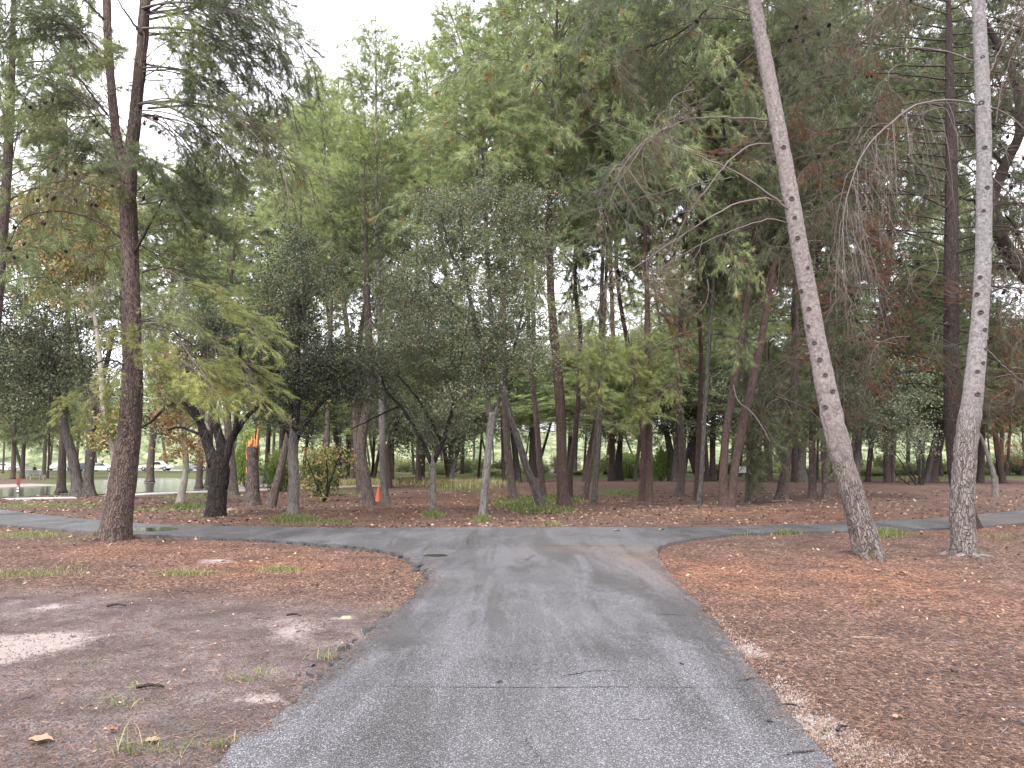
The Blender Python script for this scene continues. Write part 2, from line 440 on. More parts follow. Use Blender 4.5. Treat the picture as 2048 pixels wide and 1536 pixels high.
xs_n = np.arange(-13, 13.01, 0.13)
def grow(start, end, s0, k):
    o, s = [], s0
    x = start
    while x < end:
        s = s0 + (x - start) * k; x += s; o.append(x)
    return np.array(o)
gx = grow(13, 430, 0.13, 0.045)
gx = gx[gx < 455]
xs = np.concatenate([-gx[::-1], xs_n, gx])
ys = np.concatenate([-grow(0, 60, 0.5, 0.15)[::-1], np.arange(0, 3.2, 0.4), np.arange(3.2, 27, 0.13), grow(27, 540, 0.13, 0.034)])
ys = ys[ys < 560]
X, Y = np.meshgrid(xs, ys)
near = np.hypot(X, Y) < 60
ina = inpoly(X, Y, OUT0)
dA = np.full(X.shape, 9.0); dA[near] = dpoly(X[near], Y[near], OUT0)
inp = inpoly(X, Y, POND); dP = np.full(X.shape, 99.0); sel = (Y > 20) & (Y < 140) & (X < 10); dP[sel] = dpoly(X[sel], Y[sel], POND)
Z = gz(X, Y)
rel = (fbm2(X, Y, 2.5, 3, 3) - 0.5) * 0.05 + (fbm2(X, Y, 9, 4, 2) - 0.5) * 0.025
for bx, by, br in [(228, 1083, .75), (1738, 1117, .6), (1927, 1117, .6), (1936, 1059, .6), (433, 1036, .6), (586, 1037, .5), (866, 1031, .35), (965, 1042, .4), (505, 1012, .7), (1129, 1016, .7), (1084, 1017, .5), (1028, 1003, .6), (1298, 1013, .5), (1453, 1015, .8), (1562, 1005, .8), (1187, 1010, .5), (738, 1013, .7), (771, 1008, .5), (1625, 999, .6), (1398, 1013, .5)]:
    c = gnd(bx, by); rel = rel + 0.06 * np.exp(-((X - c[0]) ** 2 + (Y - c[1]) ** 2) / br ** 2) * (.7 + .6 * fbm2(X, Y, 3, 19))
rel *= sstep(60, 20, np.hypot(X, Y))
Z = Z + rel
Z = Z * np.where(ina, 0, sstep(0.0, 0.8, dA)) + np.where(ina, -0.06, -0.012 * sstep(0.5, 0, dA))
sd_ = np.where(inp, dP, -dP)
Z = np.where(sd_ > -6, Z * sstep(-1, -6, sd_) + (WZ - 0.0 - 0.9 * sstep(-0.2, 3, sd_)) * sstep(-2.2, 0.1, sd_), Z)
m_grass = np.clip(blob(X, Y, GRASSY) * (0.5 + 0.9 * fbm2(X, Y, 1.3, 8)), 0, 1)
far_g = sstep(62, 80, Y + 14 * (fbm2(X, Y, .06, 9) - .5)) * np.where(X < 3, 1, 1)
left_g = sstep(3, 0.4, np.abs(sd_ + 2.2)) * (Y > 60) * 0.9
m_grass = np.clip(np.maximum(np.maximum(m_grass, far_g * (0.25 + 0.75 * fbm2(X, Y, .11, 21))), left_g), 0, 1)
m_pale = np.clip(blob(X, Y, PALE) * (3.2 * fbm2(X, Y, 1.9, 11, 6) - 1.05), 0, 1)
bank = sstep(2.2, 0.6, np.abs(sd_ + 0.9)) * (Y > 45)
m_pale = np.maximum(m_pale, bank * 0.8)
# litter: thick under the pines, thin on the trodden left foreground
lf = sstep(1.0, -1.0, X + 0.3) * sstep(11.5, 8.0, Y + 3 * (fbm2(X, Y, .35, 12) - .5))
m_lit = np.clip(1 - 0.85 * lf + 0.25 * (fbm2(X, Y, 0.8, 13) - 0.5), 0.05, 1)
m_or = np.clip(blob(X, Y, ORANGE) * (0.5 + fbm2(X, Y, .9, 14)), 0, 1)

gm = N("forest_floor")
p = gm.pos()
n1 = gm.noise(p, 1.1, 5, 0.6); n2 = gm.noise(p, 14, 5, 0.65); n3 = gm.noise(p, 75, 3, 0.6); n4 = gm.noise(gm.mapv(p, (1, 1, 1), (0, 0, 0.6)), 220, 2)
n5 = gm.noise(p, 3.2, 5, 0.7, 0.4)
dirt = gm.mix(gm.ramp(n5, [(0.36, 0.0), (0.62, 1.0)]), gm.mix(n2, (0.11, 0.078, 0.069), (0.23, 0.170, 0.152)), gm.mix(n2, (0.22, 0.175, 0.162), (0.40, 0.328, 0.305)))
dirt = gm.mix(gm.ramp(n3, [(0.42, 0.0), (0.6, 1.0)]), gm.mix(0.75, dirt, (0.035, 0.023, 0.019)), dirt)
vcol = gm.vor(gm.mapv(p, (1, 0.35, 1), (0, 0, 0.5)), 62, 'F1', 1)
vc2 = gm.vor(gm.mapv(p, (0.35, 1, 1), (0, 0, -0.3)), 74, 'F1', 1)
s1 = gm.n("SeparateColor"); gm.l(vcol, s1.inputs[0]); s2 = gm.n("SeparateColor"); gm.l(vc2, s2.inputs[0])
fl = gm.math('MULTIPLY', gm.math('ADD', s1.outputs[0], s2.outputs[1]), 0.5)
litter = gm.ramp(fl, [(0.12, (0.024, 0.016, 0.014)), (0.36, (0.085, 0.050, 0.041)), (0.58, (0.175, 0.102, 0.078)), (0.80, (0.28, 0.175, 0.128)), (0.95, (0.46, 0.35, 0.27))])
oran = gm.mix(1.0, litter, (1.6, 1.3, 1.0, 1), 'MULTIPLY')
a_or = gm.attr('m_or').outputs['Fac']; a_l = gm.attr('m_lit').outputs['Fac']; a_p = gm.attr('m_pale').outputs['Fac']; a_g = gm.attr('m_grass').outputs['Fac']
litter = gm.mix(a_or, litter, oran)
lm = gm.ramp(gm.math('MULTIPLY_ADD', n2, 0.7, gm.math('MULTIPLY', a_l, 1.0)), [(0.55, 0.0), (0.95, 1.0)])
base = gm.mix(lm, dirt, litter)
base = gm.mix(gm.ramp(n1, [(0.33, 0.6), (0.56, 0.0)]), base, (0.045, 0.030, 0.026))
sand = gm.mix(n3, (0.28, 0.225, 0.205), (0.52, 0.45, 0.41))
pm = gm.ramp(gm.math('MULTIPLY_ADD', n2, 0.6, gm.math('MULTIPLY_ADD', n3, 0.35, a_p)), [(0.72, 0.0), (1.15, 0.9)])
base = gm.mix(pm, base, sand)
grs = gm.mix(gm.noise(p, 3, 4), (0.06, 0.095, 0.022), (0.15, 0.185, 0.05))
grs = gm.mix(n3, gm.mix(0.5, grs, (0.06, 0.05, 0.025)), grs)
gmk = gm.ramp(gm.math('MULTIPLY_ADD', n2, 0.5, a_g), [(0.55, 0.0), (0.95, 1.0)])
base = gm.mix(gmk, base, grs)
base = gm.mix(1.0, base, (0.76, 0.755, 0.78, 1), 'MULTIPLY')
hh = gm.math('MULTIPLY_ADD', n3, 0.8, gm.math('MULTIPLY_ADD', fl, 0.7, gm.math('MULTIPLY', n4, 0.4)))
GROUND = gm.done(gm.princ(base, 0.9, gm.bump(hh, 0.7, 0.018), 0.2))

gg = G()
ny, nx = X.shape
ii = (np.arange(ny - 1)[:, None] * nx + np.arange(nx - 1)[None]).ravel()
gg.add(np.stack([X, Y, Z], -1).reshape(-1, 3), np.stack([ii, ii + 1, ii + nx + 1, ii + nx], -1))
ground = part("ground", gg, GROUND, smooth=True); tag(ground, kind='structure')
for nm, a in (('m_grass', m_grass), ('m_pale', m_pale), ('m_lit', m_lit), ('m_or', m_or)):
    at_ = ground.data.attributes.new(nm, 'FLOAT', 'POINT'); at_.data.foreach_set('value', a.astype(np.float32).ravel())

# ------------------------------------------------------------------ asphalt
am = N("wet_asphalt")
p = am.pos()
agg = am.vor(p, 170, 'F1', 1); sc_ = am.n("SeparateColor"); am.l(agg, sc_.inputs[0])
stone = am.ramp(sc_.outputs[0], [(0.0, (0.042, 0.041, 0.044)), (0.55, (0.085, 0.083, 0.088)), (0.80, (0.135, 0.132, 0.138)), (0.93, (0.30, 0.30, 0.31)), (1.0, (0.42, 0.42, 0.42))])
big = am.noise(am.mapv(p, (1.0, 0.55, 1)), 0.75, 5, 0.6, 0.6)
med = am.noise(p, 5, 4, 0.6)
wet = am.ramp(am.math('MULTIPLY_ADD', med, 0.35, am.attr('tint').outputs['Fac']), [(0.55, 0.0), (0.95, 1.0)])
stk = am.noise(am.mapv(p, (2.2, 0.22, 1)), 1.0, 5, 0.65, 0.8)
wet2 = am.ramp(am.math('MULTIPLY_ADD', stk, 0.6, am.math('MULTIPLY', big, 0.6)), [(0.52, 0.0), (0.68, 0.8)])
wetm = am.math('MAXIMUM', wet, wet2)
col = am.mix(wetm, stone, am.mix(1.0, stone, (0.58, 0.57, 0.55, 1), 'MULTIPLY'))
col = am.mix(am.ramp(am.noise(p, 0.35, 3), [(0.45, 0.0), (0.7, 0.25)]), col, (0.15, 0.145, 0.145))
col = am.mix(am.math('MULTIPLY', am.attr('m_dust').outputs['Fac'], am.ramp(med, [(0.35, 0.3), (0.6, 1.0)])), col, (0.20, 0.135, 0.11))
col = am.mix(1.0, col, (0.84, 0.84, 0.875, 1), 'MULTIPLY')
rg = am.mix(wetm, (0.55, 0.55, 0.55), (0.28, 0.28, 0.28))
hb = am.math('MULTIPLY_ADD', am.vor(p, 170), -1.0, am.math('MULTIPLY', med, 0.6))
ASPHALT = am.done(am.princ(col, rg, am.bump(hb, 0.55, 0.006), 0.5))
AZ = 0.03
# a grid inside the outline carries the wet/dusty masks, an exact skirt gives the ragged edge
ag = G()
n = len(ASPH)
top = np.c_[ASPH, np.full(n, AZ)]
low = np.c_[ASPH + unit(ASPH - ASPH.mean(0)) * 0.012, np.full(n, -0.07)]
j = np.arange(n); j2 = (j + 1) % n
ag.add(np.concatenate([top, low]), [np.stack([j, j2, j2 + n, j + n], -1)], 0, 0.0)
asph = part("asphalt_path", ag, ASPHALT); tag(asph, kind='structure')
import bmesh
bm = bmesh.new(); bm.from_mesh(asph.data)
bmesh.ops.triangle_fill(bm, use_beauty=True, edges=[e for e in bm.edges if all(v.co.z > 0.02 for v in e.verts)])
# cut the top into strips so the masks have vertices to sit on
for lim, axis in ((np.arange(3.5, 24.5, 0.5), 1), (np.arange(-12, 12.5, 0.5), 0)):
    for c in lim:
        geom = bm.verts[:] + bm.edges[:] + bm.faces[:]
        nrm = (0, 1, 0) if axis else (1, 0, 0); co = (0, c, 0) if axis else (c, 0, 0)
        bmesh.ops.bisect_plane(bm, geom=geom, plane_co=co, plane_no=nrm)
bmesh.ops.recalc_face_normals(bm, faces=bm.faces)
bm.to_mesh(asph.data); bm.free()
nv = len(asph.data.vertices); co = np.zeros(nv * 3, np.float32); asph.data.vertices.foreach_get('co', co); co = co.reshape(-1, 3)
WETP = [(790, 1290, 110, 30, .9), (690, 1390, 90, 22, .8), (900, 1180, 60, 20, .6), (880, 1120, 90, 14, .7), (760, 1330, 60, 30, .6), (950, 1400, 60, 60, .35), (620, 1440, 120, 40, .5), (560, 1075, 180, 5, .6), (300, 1060, 140, 7, .7), (1450, 1480, 120, 60, .25), (900, 1250, 60, 14, .5), (860, 1085, 90, 6, .6)]
wa = blob(co[:, 0], co[:, 1], WETP)
asph.data.attributes['tint'].data.foreach_set('value', wa.astype(np.float32))
du = np.clip(blob(co[:, 0], co[:, 1], [(1290, 1120, 70, 22, .8), (1200, 1100, 120, 9, .6), (1950, 1040, 140, 10, .6), (1340, 1160, 40, 30, .6)]), 0, 1)
at_ = asph.data.attributes.new('m_dust', 'FLOAT', 'POINT'); at_.data.foreach_set('value', du.astype(np.float32))

# broken slabs and crumbs along the left lip of the path
rng = np.random.default_rng(4)
SLAB = plain("broken_asphalt", (0.05, 0.05, 0.053), 0.45, 0.4, 50, 0.5, 0.6)
lipP = spline(np.array([gnd(px, py) for px, py in [(640, 1368), (760, 1262), (834, 1206), (866, 1166), (862, 1146), (830, 1122), (786, 1107), (700, 1096), (560, 1085), (420, 1079)]]), 110)
for i, c in enumerate(lipP):
    if rng.random() < 0.15: continue
    r = rng.uniform(0.03, 0.11) * (1 if 24 < i < 80 else 0.6)
    k = rng.integers(5, 8); a = np.sort(rng.uniform(0, 6.28, k))
    pr = np.c_[np.cos(a) * r * rng.uniform(.7, 1.6), np.sin(a) * r * rng.uniform(.5, .9)]
    g = G(); prism(g, pr, -0.04, AZ * rng.uniform(0.2, 0.95) + 0.006 * rng.random(), (0, 0, 0), 0.4 * rng.normal())
    o = part("asphalt_fragment", g, SLAB, asph); o.location = (c[0] - rng.uniform(-0.03, .16), c[1] + rng.normal(0, .05), 0.004)
    o.rotation_euler = (rng.normal(0, .06), rng.normal(0, .06), rng.uniform(0, 6))
# cracks and laying joints
CRK = plain("crack_shadow", (0.022, 0.022, 0.022), 0.95, 0.3, 80)
JNT = plain("joint_seam", (0.05, 0.05, 0.052), 0.8, 0.4, 60)
def crack(pts, wd, name="crack", mat=CRK, jit=0.02, z=AZ + 0.004):
    P = spline(np.array([gnd(px, py, AZ) for px, py in pts]), 40)
    P[:, :2] += np.random.default_rng(int(pts[0][0])).normal(0, jit, (40, 2)) * np.array((1, .6))
    T = unit(np.gradient(P, axis=0)); Nn = np.stack([-T[:, 1], T[:, 0], 0 * T[:, 0]], -1)
    ww = wd * .65 * (0.3 + 0.9 * np.random.default_rng(3).random(40)) * np.sin(np.linspace(.15, 3.0, 40))
    P[:, 2] = z
    v = np.concatenate([P - Nn * ww[:, None] / 2, P + Nn * ww[:, None] / 2]); i = np.arange(39)
    g = G(); g.add(v, np.stack([i, i + 1, i + 41, i + 40], -1)); part(name, g, mat, asph)
crack([(1118, 1354), (1165, 1346), (1210, 1341), (1250, 1344)], 0.022)
crack([(1054, 1455), (1060, 1475), (1052, 1490), (1085, 1520), (1090, 1536)], 0.009)
crack([(936, 1075), (934, 1092)], 0.03); crack([(1045, 1127), (1072, 1106)], 0.022)
crack([(1470, 1362), (1524, 1356)], 0.014); crack([(1560, 1512), (1640, 1500)], 0.014); crack([(1310, 1228), (1370, 1231)], 0.02)
crack([(1590, 1052), (1640, 1058)], 0.08); crack([(905, 1148), (985, 1150), (1080, 1152)], 0.012)
crack([(1120, 1140), (1230, 1150), (1280, 1152)], 0.010); crack([(1190, 1425), (1260, 1440), (1370, 1436)], 0.006)
crack([(660, 1371), (850, 1374), (1100, 1375), (1300, 1374), (1520, 1378)], 0.022, "laying_joint", JNT, 0.006)
crack([(1020, 1091), (1130, 1092), (1290, 1092)], 0.06, "laying_joint", CRK, 0.006)
crack([(850, 1099), (1000, 1094), (1060, 1091)], 0.03, "laying_joint", JNT, 0.008)
crack([(134, 1044), (155, 1044)], 0.12, "patch_hole"); crack([(158, 1044), (168, 1044)], 0.10, "patch_hole")

# puddle on the side road
wm = N("puddle_water")
WATER = wm.done(wm.princ((0.03, 0.035, 0.035), 0.05, wm.bump(wm.noise(wm.pos(), 3, 2), 0.04, 0.01), 0.6))
g = G(); a = np.linspace(0, 6.283, 40, endpoint=False)
c = gnd(300, 1059, AZ); rr = 1 + 0.4 * (fbm(np.c_[np.cos(a) * 2, np.sin(a) * 2, a * 0 + 3]) - .5)
g.add(np.c_[c[0] + np.cos(a) * rr * 0.62, c[1] + np.sin(a) * rr * 0.55, np.full(40, AZ + 0.004)], [np.arange(40)[None]])
tag(part("puddle", g, WATER), kind='structure')
g = G(); c = gnd(870, 1111, AZ)
g.add(np.c_[c[0] + np.cos(a) * rr * 0.22, c[1] + np.sin(a) * rr * 0.16, np.full(40, AZ + 0.004)], [np.arange(40)[None]])
tag(part("puddle", g, plain("muddy_puddle", (0.03, 0.025, 0.018), 0.12, 0.2)), kind='structure')

# ------------------------------------------------------------------ pond and far bank
pm_ = N("pond_water")
PW = pm_.done(pm_.princ((0.05, 0.058, 0.05), 0.10, pm_.bump(pm_.noise(pm_.mapv(pm_.pos(), (1.2, 2.6, 1)), 1.6, 4), 0.35, 0.04), 0.7))
g = G(); P = np.array(POND); P = P + unit(P - P.mean(0)) * 1.5
g.add(np.c_[P, np.full(len(P), WZ)], np.array(tessellate_polygon([[Vector((*q, 0)) for q in P]])))
tag(part("pond", g, PW), kind='structure')
CONC = plain("pale_concrete", (0.52, 0.51, 0.48), 0.8, 0.15, 12)
def strip(name, pts, wd, z, mat, h=0.08):
    P = spline(np.array([gnd(*q) for q in pts]), 50); T = unit(np.gradient(P, axis=0)); Nn = np.stack([-T[:, 1], T[:, 0], 0 * T[:, 0]], -1)
    P[:, 2] = gz(P[:, 0], P[:, 1]) + z
    v = np.concatenate([P - Nn * wd / 2, P + Nn * wd / 2, P - Nn * wd / 2 - (0, 0, h), P + Nn * wd / 2 - (0, 0, h)]); i = np.arange(49)
    g = G(); g.add(v, [np.stack([i, i + 1, i + 51, i + 50], -1), np.stack([i + 100, i + 101, i + 1, i], -1), np.stack([i + 50, i + 51, i + 151, i + 150], -1)])
    return tag(part(name, g, mat), kind='structure')
strip("lakeside_path", [(10, 999.5), (60, 998), (110, 997), (150, 996)], 1.0, 0.04, CONC, 0.2)
strip("lakeside_path", [(215, 993), (300, 989), (400, 986), (520, 983), (640, 980), (760, 976)], 1.1, 0.06, CONC, 0.3)
strip("car_park", [(-900, 944), (-300, 941), (100, 940), (480, 941)], 14, 0.06, plain("car_park_paving", (0.30, 0.30, 0.31), 0.8, 0.15, 1), 0.3)

# far hills that close the view behind the trees
def hill(name, y, segs, seed, mat):
    g = G(); xsn = np.linspace(-420, 420, 120); ysn = np.linspace(-70, 120, 18)
    XX, YY = np.meshgrid(xsn, ysn)
    top = np.interp(xsn, segs[0], segs[1]) + 7 * (fbm2(xsn, xsn * 0, .02, seed) - .5)
    ZZ = top[None] * np.sin(np.clip((YY + 70) / 190 * math.pi, 0, math.pi)) + (fbm2(XX, YY, .08, seed + 1) - .5) * 4 - .4
    k = len(xsn); ii = (np.arange(17)[:, None] * k + np.arange(k - 1)[None]).ravel()
    g.add(np.stack([XX, YY + y, ZZ], -1).reshape(-1, 3), np.stack([ii, ii + 1, ii + k + 1, ii + k], -1))
    tag(part(name, g, mat, smooth=True), kind='structure')
hm = N("hillside_scrub"); p = hm.pos()
HILL = hm.done(hm.princ(hm.ramp(hm.noise(p, 0.16, 7, 0.75, 0.5), [(0.38, (0.045, 0.062, 0.032)), (0.48, (0.11, 0.135, 0.07)), (0.56, (0.20, 0.215, 0.125)), (0.68, (0.34, 0.30, 0.21))]), 0.9, hm.bump(hm.noise(p, 0.3, 4), 1, 1.5), 0.1))
hill("hill", 420, ([-420, -200, -120, 0, 150, 420], [38, 34, 26, 20, 24, 34]), 31, HILL)

# ------------------------------------------------------------------ pine boughs
def perp(d, rng):
    r = rng.normal(size=d.shape); r -= d * (r * d).sum(-1, keepdims=True)
    return unit(r)
def needles(pos, dr, rng, n, L, wd, tint, spread=(0.25, 0.95), back=0.14, mat=0, g=None, grav=0.12):
    M = len(pos); d = np.repeat(dr, n, 0)
    b = np.repeat(pos, n, 0) - d * (rng.random((M * n, 1)) * back)
    a = rng.uniform(*spread, (M * n, 1))
    nd = unit(d * np.cos(a) + perp(d, rng) * np.sin(a) - np.array((0, 0, grav)))
    ln = L * rng.uniform(0.65, 1.15, (M * n, 1))
    sd = perp(nd, rng) * wd / 2
    v = np.stack([b - sd, b + sd, b + nd * ln], 1).reshape(-1, 3)
    tt = np.repeat(np.clip(np.repeat(tint, n) + rng.normal(0, .05, M * n), 0, 1), 3)
    g.add(v, np.arange(len(v)).reshape(-1, 3), mat, tt)
def make_bough(seed, L=2.0, nsec=15, nter=6, npt=26, nl=0.10, nw=0.005, droop=0.35, rise=0.25, hang=0.3, fol=1.0, start=0.3, dead=0.0, tmu=0.5, wood=True, flat=0.35):
    rng = np.random.default_rng(seed)
    g = G()
    t = np.linspace(0, 1, 12)
    ax = np.c_[L * t, 0.06 * L * np.sin(t * 5 + seed), L * (rise * np.sin(t * 2.2) - droop * t * t)]
    if wood: g.add(*tube(ax, np.linspace(0.016, 0.004, 12) * L / 2, 4)[:2], mat=1)
    pos, dr = [ax[-1]], [unit(ax[-1] - ax[-2])]
    for i in range(nsec):
        u = start + (1 - start) * (i + rng.random()) / nsec
        p0 = np.array([np.interp(u, t, ax[:, k]) for k in range(3)])
        d0 = unit(np.array([np.interp(u, t, np.gradient(ax[:, k])) for k in range(3)]))
        side = (1 if i % 2 else -1)
        ang = rng.uniform(0.55, 1.05) * side
        d = np.array((d0[0] * math.cos(ang) - d0[1] * math.sin(ang), d0[0] * math.sin(ang) + d0[1] * math.cos(ang), d0[2] + rng.normal(0, flat)))
        d = unit(d); ls = L * (0.48 - 0.28 * u) * rng.uniform(0.6, 1.25)
        tt = np.linspace(0, 1, 6)[:, None]
        q = p0 + d * ls * tt + np.array((0, 0, -1)) * hang * ls * tt ** 2
        if wood: g.add(*tube(q, np.linspace(0.006, 0.0025, 6) * L / 2, 3)[:2], mat=1)
        pos.append(q[-1]); dr.append(unit(q[-1] - q[-2]))
        for k in range(nter):
            uu = rng.uniform(0.25, 1.0)
            p1 = np.array([np.interp(uu, tt[:, 0], q[:, c]) for c in range(3)])
            d1 = unit(unit(q[-1] - q[0]) + rng.normal(0, 0.55, 3) * np.array((1, 1, .8)) + np.array((0, 0, -hang * 0.5)))
            l1 = L * rng.uniform(0.06, 0.16)
            e = p1 + d1 * l1
            if wood: g.add(*tube(np.array([p1, (p1 + e) / 2 + rng.normal(0, .01, 3), e]), [0.003 * L / 2, 0.0025 * L / 2, 0.0015 * L / 2], 3)[:2], mat=1)
            if rng.random() < fol:
                pos.append(e); dr.append(d1)
    pos = np.array(pos); dr = np.array(dr)
    tint = np.clip(tmu + 0.22 * (vn(pos * 3 + seed) - 0.5) * 2 + rng.normal(0, .06, len(pos)) + 0.12 * (pos[:, 0] / L - .6), 0.0, 0.88)
    dd = rng.random(len(pos)) < dead
    tint[dd] = rng.uniform(0.92, 1.0, dd.sum())
    needles(pos, dr, rng, npt, nl, nw, tint, g=g, back=0.10 * L / 2 + 0.04)
    g.L = L
    return g
HB = [make_bough(100 + i, 2.0, 15, 9, 34, 0.11, 0.0056, dr, ri, hg, 1.0, .48, de, .5) for i, (dr, ri, hg, de) in
      enumerate([(.22, .25, .10, .0), (.12, .2, .08, .0), (.30, .25, .2, .01), (.18, .2, .12, .005)])]
HS = [make_bough(140 + i, 2.4, 18, 9, 34, 0.10, 0.0052, .25, .2, .12, .95, .22, .01) for i in range(3)]   # airy, for the sprays against the sky
HD = [make_bough(160 + i, 2.0, 15, 8, 26, 0.105, 0.0065, .6, .3, .9, .55, .3, .32) for i in range(3)]   # tired boughs, part brown
BARE = [make_bough(180 + i, 2.0, 14, 4, 0, 0.1, 0.004, .7, .35, 1.0, 0, .25) for i in range(2)]
def keep(gs, nm, mats=(NEEDLE, TWIG)): return [(g.mesh(nm, list(mats)), g.L) for g in gs]
HBm, HSm, HDm = keep(HB, "fine_bough"), keep(HS, "airy_bough"), keep(HD, "browning_bough")
BAm = keep(BARE, "bare_bough", (NEEDLE, TWIG_PALE))
DEADm = [(g.mesh("dead_bough", [NEEDLE_DEAD, TWIG]), g.L) for g in HD[:2]]
def bough_M(S_, E_, L, roll=0, flip=1, sag=1.0, chord=0.93):
    d = E_ - S_; ln = np.linalg.norm(d); x = d / ln
    up = np.array((0, 0, 1.0)); y = np.cross(up, x)
    if np.linalg.norm(y) < 1e-3: y = np.array((0, 1.0, 0))
    y = unit(y); z = np.cross(x, y)
    c, s_ = math.cos(roll), math.sin(roll)
    y2 = y * c + z * s_; z2 = z * c - y * s_
    k = ln / (L * chord)
    M = np.eye(4); M[:3, 0] = x * k; M[:3, 1] = y2 * k * flip; M[:3, 2] = z2 * k * sag; M[:3, 3] = S_
    return M
def put_bough(lib, i, S_, E_, root, base, roll=0.0, col=(1, 1, 1), sag=1.0, name="bough"):
    me, L = lib[i % len(lib)]
    o = obj(name, me, root)
    M = bough_M(np.asarray(S_), np.asarray(E_), L, roll, 1, sag)
    M[:3, 3] -= base
    o.matrix_local = Matrix(M.tolist())
    o.color = (*col, 1)
    return o

# crowns for the trees across the road: coarse boughs joined into one mesh per crown form
CB = [make_bough(200 + i, 2.0, 11, 6, 22, 0.16, 0.0105, dr, ri, hg, 1.0, .25, de, 0.52, True, .4) for i, (dr, ri, hg, de) in
      enumerate([(.1, .1, .1, .01), (.0, .05, .05, .0), (.35, .25, .3, .03), (.5, .25, .45, .05), (.2, .2, .2, .02)])]
def crown_mesh(seed, form):
    rng = np.random.default_rng(seed); g = G()
    H = 10.0; n = {'up': 72, 'broad': 74, 'airy': 56}[form]
    for i in range(n):
        u = ((i + rng.random()) / n) ** (0.9 if form == 'up' else 0.75)
        h = H * (0.02 + 0.93 * u)
        if form == 'up': Rr = 2.3 * (1 - u) ** 0.55 * (0.55 + 0.45 * min(1, u * 5)) + 0.5; pit = rng.uniform(0.55, 1.0) + 0.25 * u
        elif form == 'broad': Rr = 3.1 * math.sqrt(max(0.05, 1 - (1.25 * u - 0.35) ** 2 * 1.05)) ; pit = rng.uniform(-0.1, 0.55) + 0.5 * u
        else: Rr = 2.6 * (1 - u) ** 0.4 + 0.5; pit = rng.uniform(-0.35, 0.5) + 0.5 * u
        Rr *= rng.uniform(0.6, 1.2)
        az = i * 2.39996 + rng.normal(0, .3)
        d = np.array((math.cos(az) * math.cos(pit), math.sin(az) * math.cos(pit), math.sin(pit)))
        S_ = np.array((0, 0, h)); b = CB[int(rng.integers(0, 2)) if form == 'up' else int(rng.integers(2, 5))]
        g.addG(b, bough_M(S_, S_ + d * Rr, 2.0, rng.normal(0, .4)), rng.normal(0, .07))
    return g.mesh("pine_crown_" + form, [NEEDLE, TWIG])
CR = [crown_mesh(301, 'up'), crown_mesh(302, 'up'), crown_mesh(303, 'broad'), crown_mesh(304, 'broad'), crown_mesh(305, 'airy'), crown_mesh(306, 'airy')]
CRW = [2.5, 2.5, 3.2, 3.2, 2.9, 2.9]

# ------------------------------------------------------------------ trunks
def bark_disp(amp, flare=0.35, fl_h=0.35, seed=0, lobes=5, fine=True, rough_to=99):
    def f(rad, bc, a, s):
        r = rad * (1 + flare * np.exp(-s / fl_h) * (1 + 0.35 * np.sin(lobes * a + seed) * np.exp(-s / 0.3)))
        P = bc * np.array((9, 9, 2.6)) + seed * 3.3
        n_ = np.abs(fbm(P, 2) - 0.5) * 2
        k = np.where(s < rough_to, 1.0, 0.35)
        r = r + amp * k * (np.clip(n_ * 3, 0, 1) - 0.6)
        r = r * (1 + 0.10 * (fbm(bc * np.array((2.5, 2.5, 1.0)) + seed, 2) - 0.5))
        return r
    return f
def trunk_pts(path, Yb, dlean=0.0, sink=0.12):
    """(px, py, width px) -> points in the plane of the base, leaning a little in depth"""
    P, Rr = [], []
    for i, (px, py, wd) in enumerate(path):
        q = at(px, py, Yb)
        q[1] += dlean * q[2]
        P.append(q); Rr.append(msize(wd, Yb) / 2)
    P = np.array(P); Rr = np.array(Rr)
    P = np.vstack([P[0] - unit(P[1] - P[0]) * sink, P]); Rr = np.concatenate([[Rr[0]], Rr])
    return P, Rr
def make_trunk(path, Yb, root, base, mat, k=12, step=0.25, amp=0.01, dlean=0.0, name="trunk", flare=0.3, seed=0, rough_to=99, cap=True):
    P, Rr = trunk_pts(path, Yb, dlean)
    L = np.linalg.norm(np.diff(P, axis=0), axis=1).sum()
    Q = spline(np.c_[P, Rr], max(8, int(L / step)))
    g = G(); v, f, bc = tube(Q[:, :3], np.maximum(Q[:, 3], .006), k, bark_disp(amp, flare, 0.3, seed, rough_to=rough_to), cap)
    g.add(v, f, 0, 0.5, bc)
    return part(name, g, mat, root, base, True), Q
def limb(pts, radii, root, base, mat, k=8, name="limb", n=24, kink=0.0, seed=0):
    Q = spline(np.array(pts), n)
    if kink:
        Q[1:] += np.random.default_rng(seed).normal(0, kink, (n - 1, 3))
    rr = np.interp(np.linspace(0, 1, n), np.linspace(0, 1, len(radii)), radii)
    g = G(); v, f, bc = tube(Q, rr, k, None, True); g.add(v, f, 0, .5, bc)
    part(name, g, mat, root, base, True)
    return Q

# pine cone, shared
def cone_mesh():
    g = G(); n = 7
    for i in range(n):
        u = (i + .5) / n; r = 0.032 * math.sin(math.pi * (u * .9 + .08)) ** .7
        k = 7
        for j in range(k):
            a = (j + .5 * (i % 2)) * 6.283 / k
            c = np.array((math.cos(a), math.sin(a), 0)); t_ = np.array((-math.sin(a), math.cos(a), 0)); z = np.array((0, 0, -0.09 * u))
            g.add(np.array([z + c * r * .5 + t_ * .012, z + c * r * .5 - t_ * .012, z + c * r * 1.15 - t_ * .009 - (0, 0, .012), z + c * r * 1.15 + t_ * .009 - (0, 0, .012), z + c * r * .5 - (0, 0, .02)]),
                  [np.array([[0, 1, 2, 3]]), np.array([[3, 2, 4]])])
    v, f, _ = tube(np.array([(0, 0, .03), (0, 0, 0), (0, 0, -.05), (0, 0, -.095)]), [.004, .018, .022, .006], 6, None, True); g.add(v, f)
    return g.mesh("pine_cone", CONE_MAT)
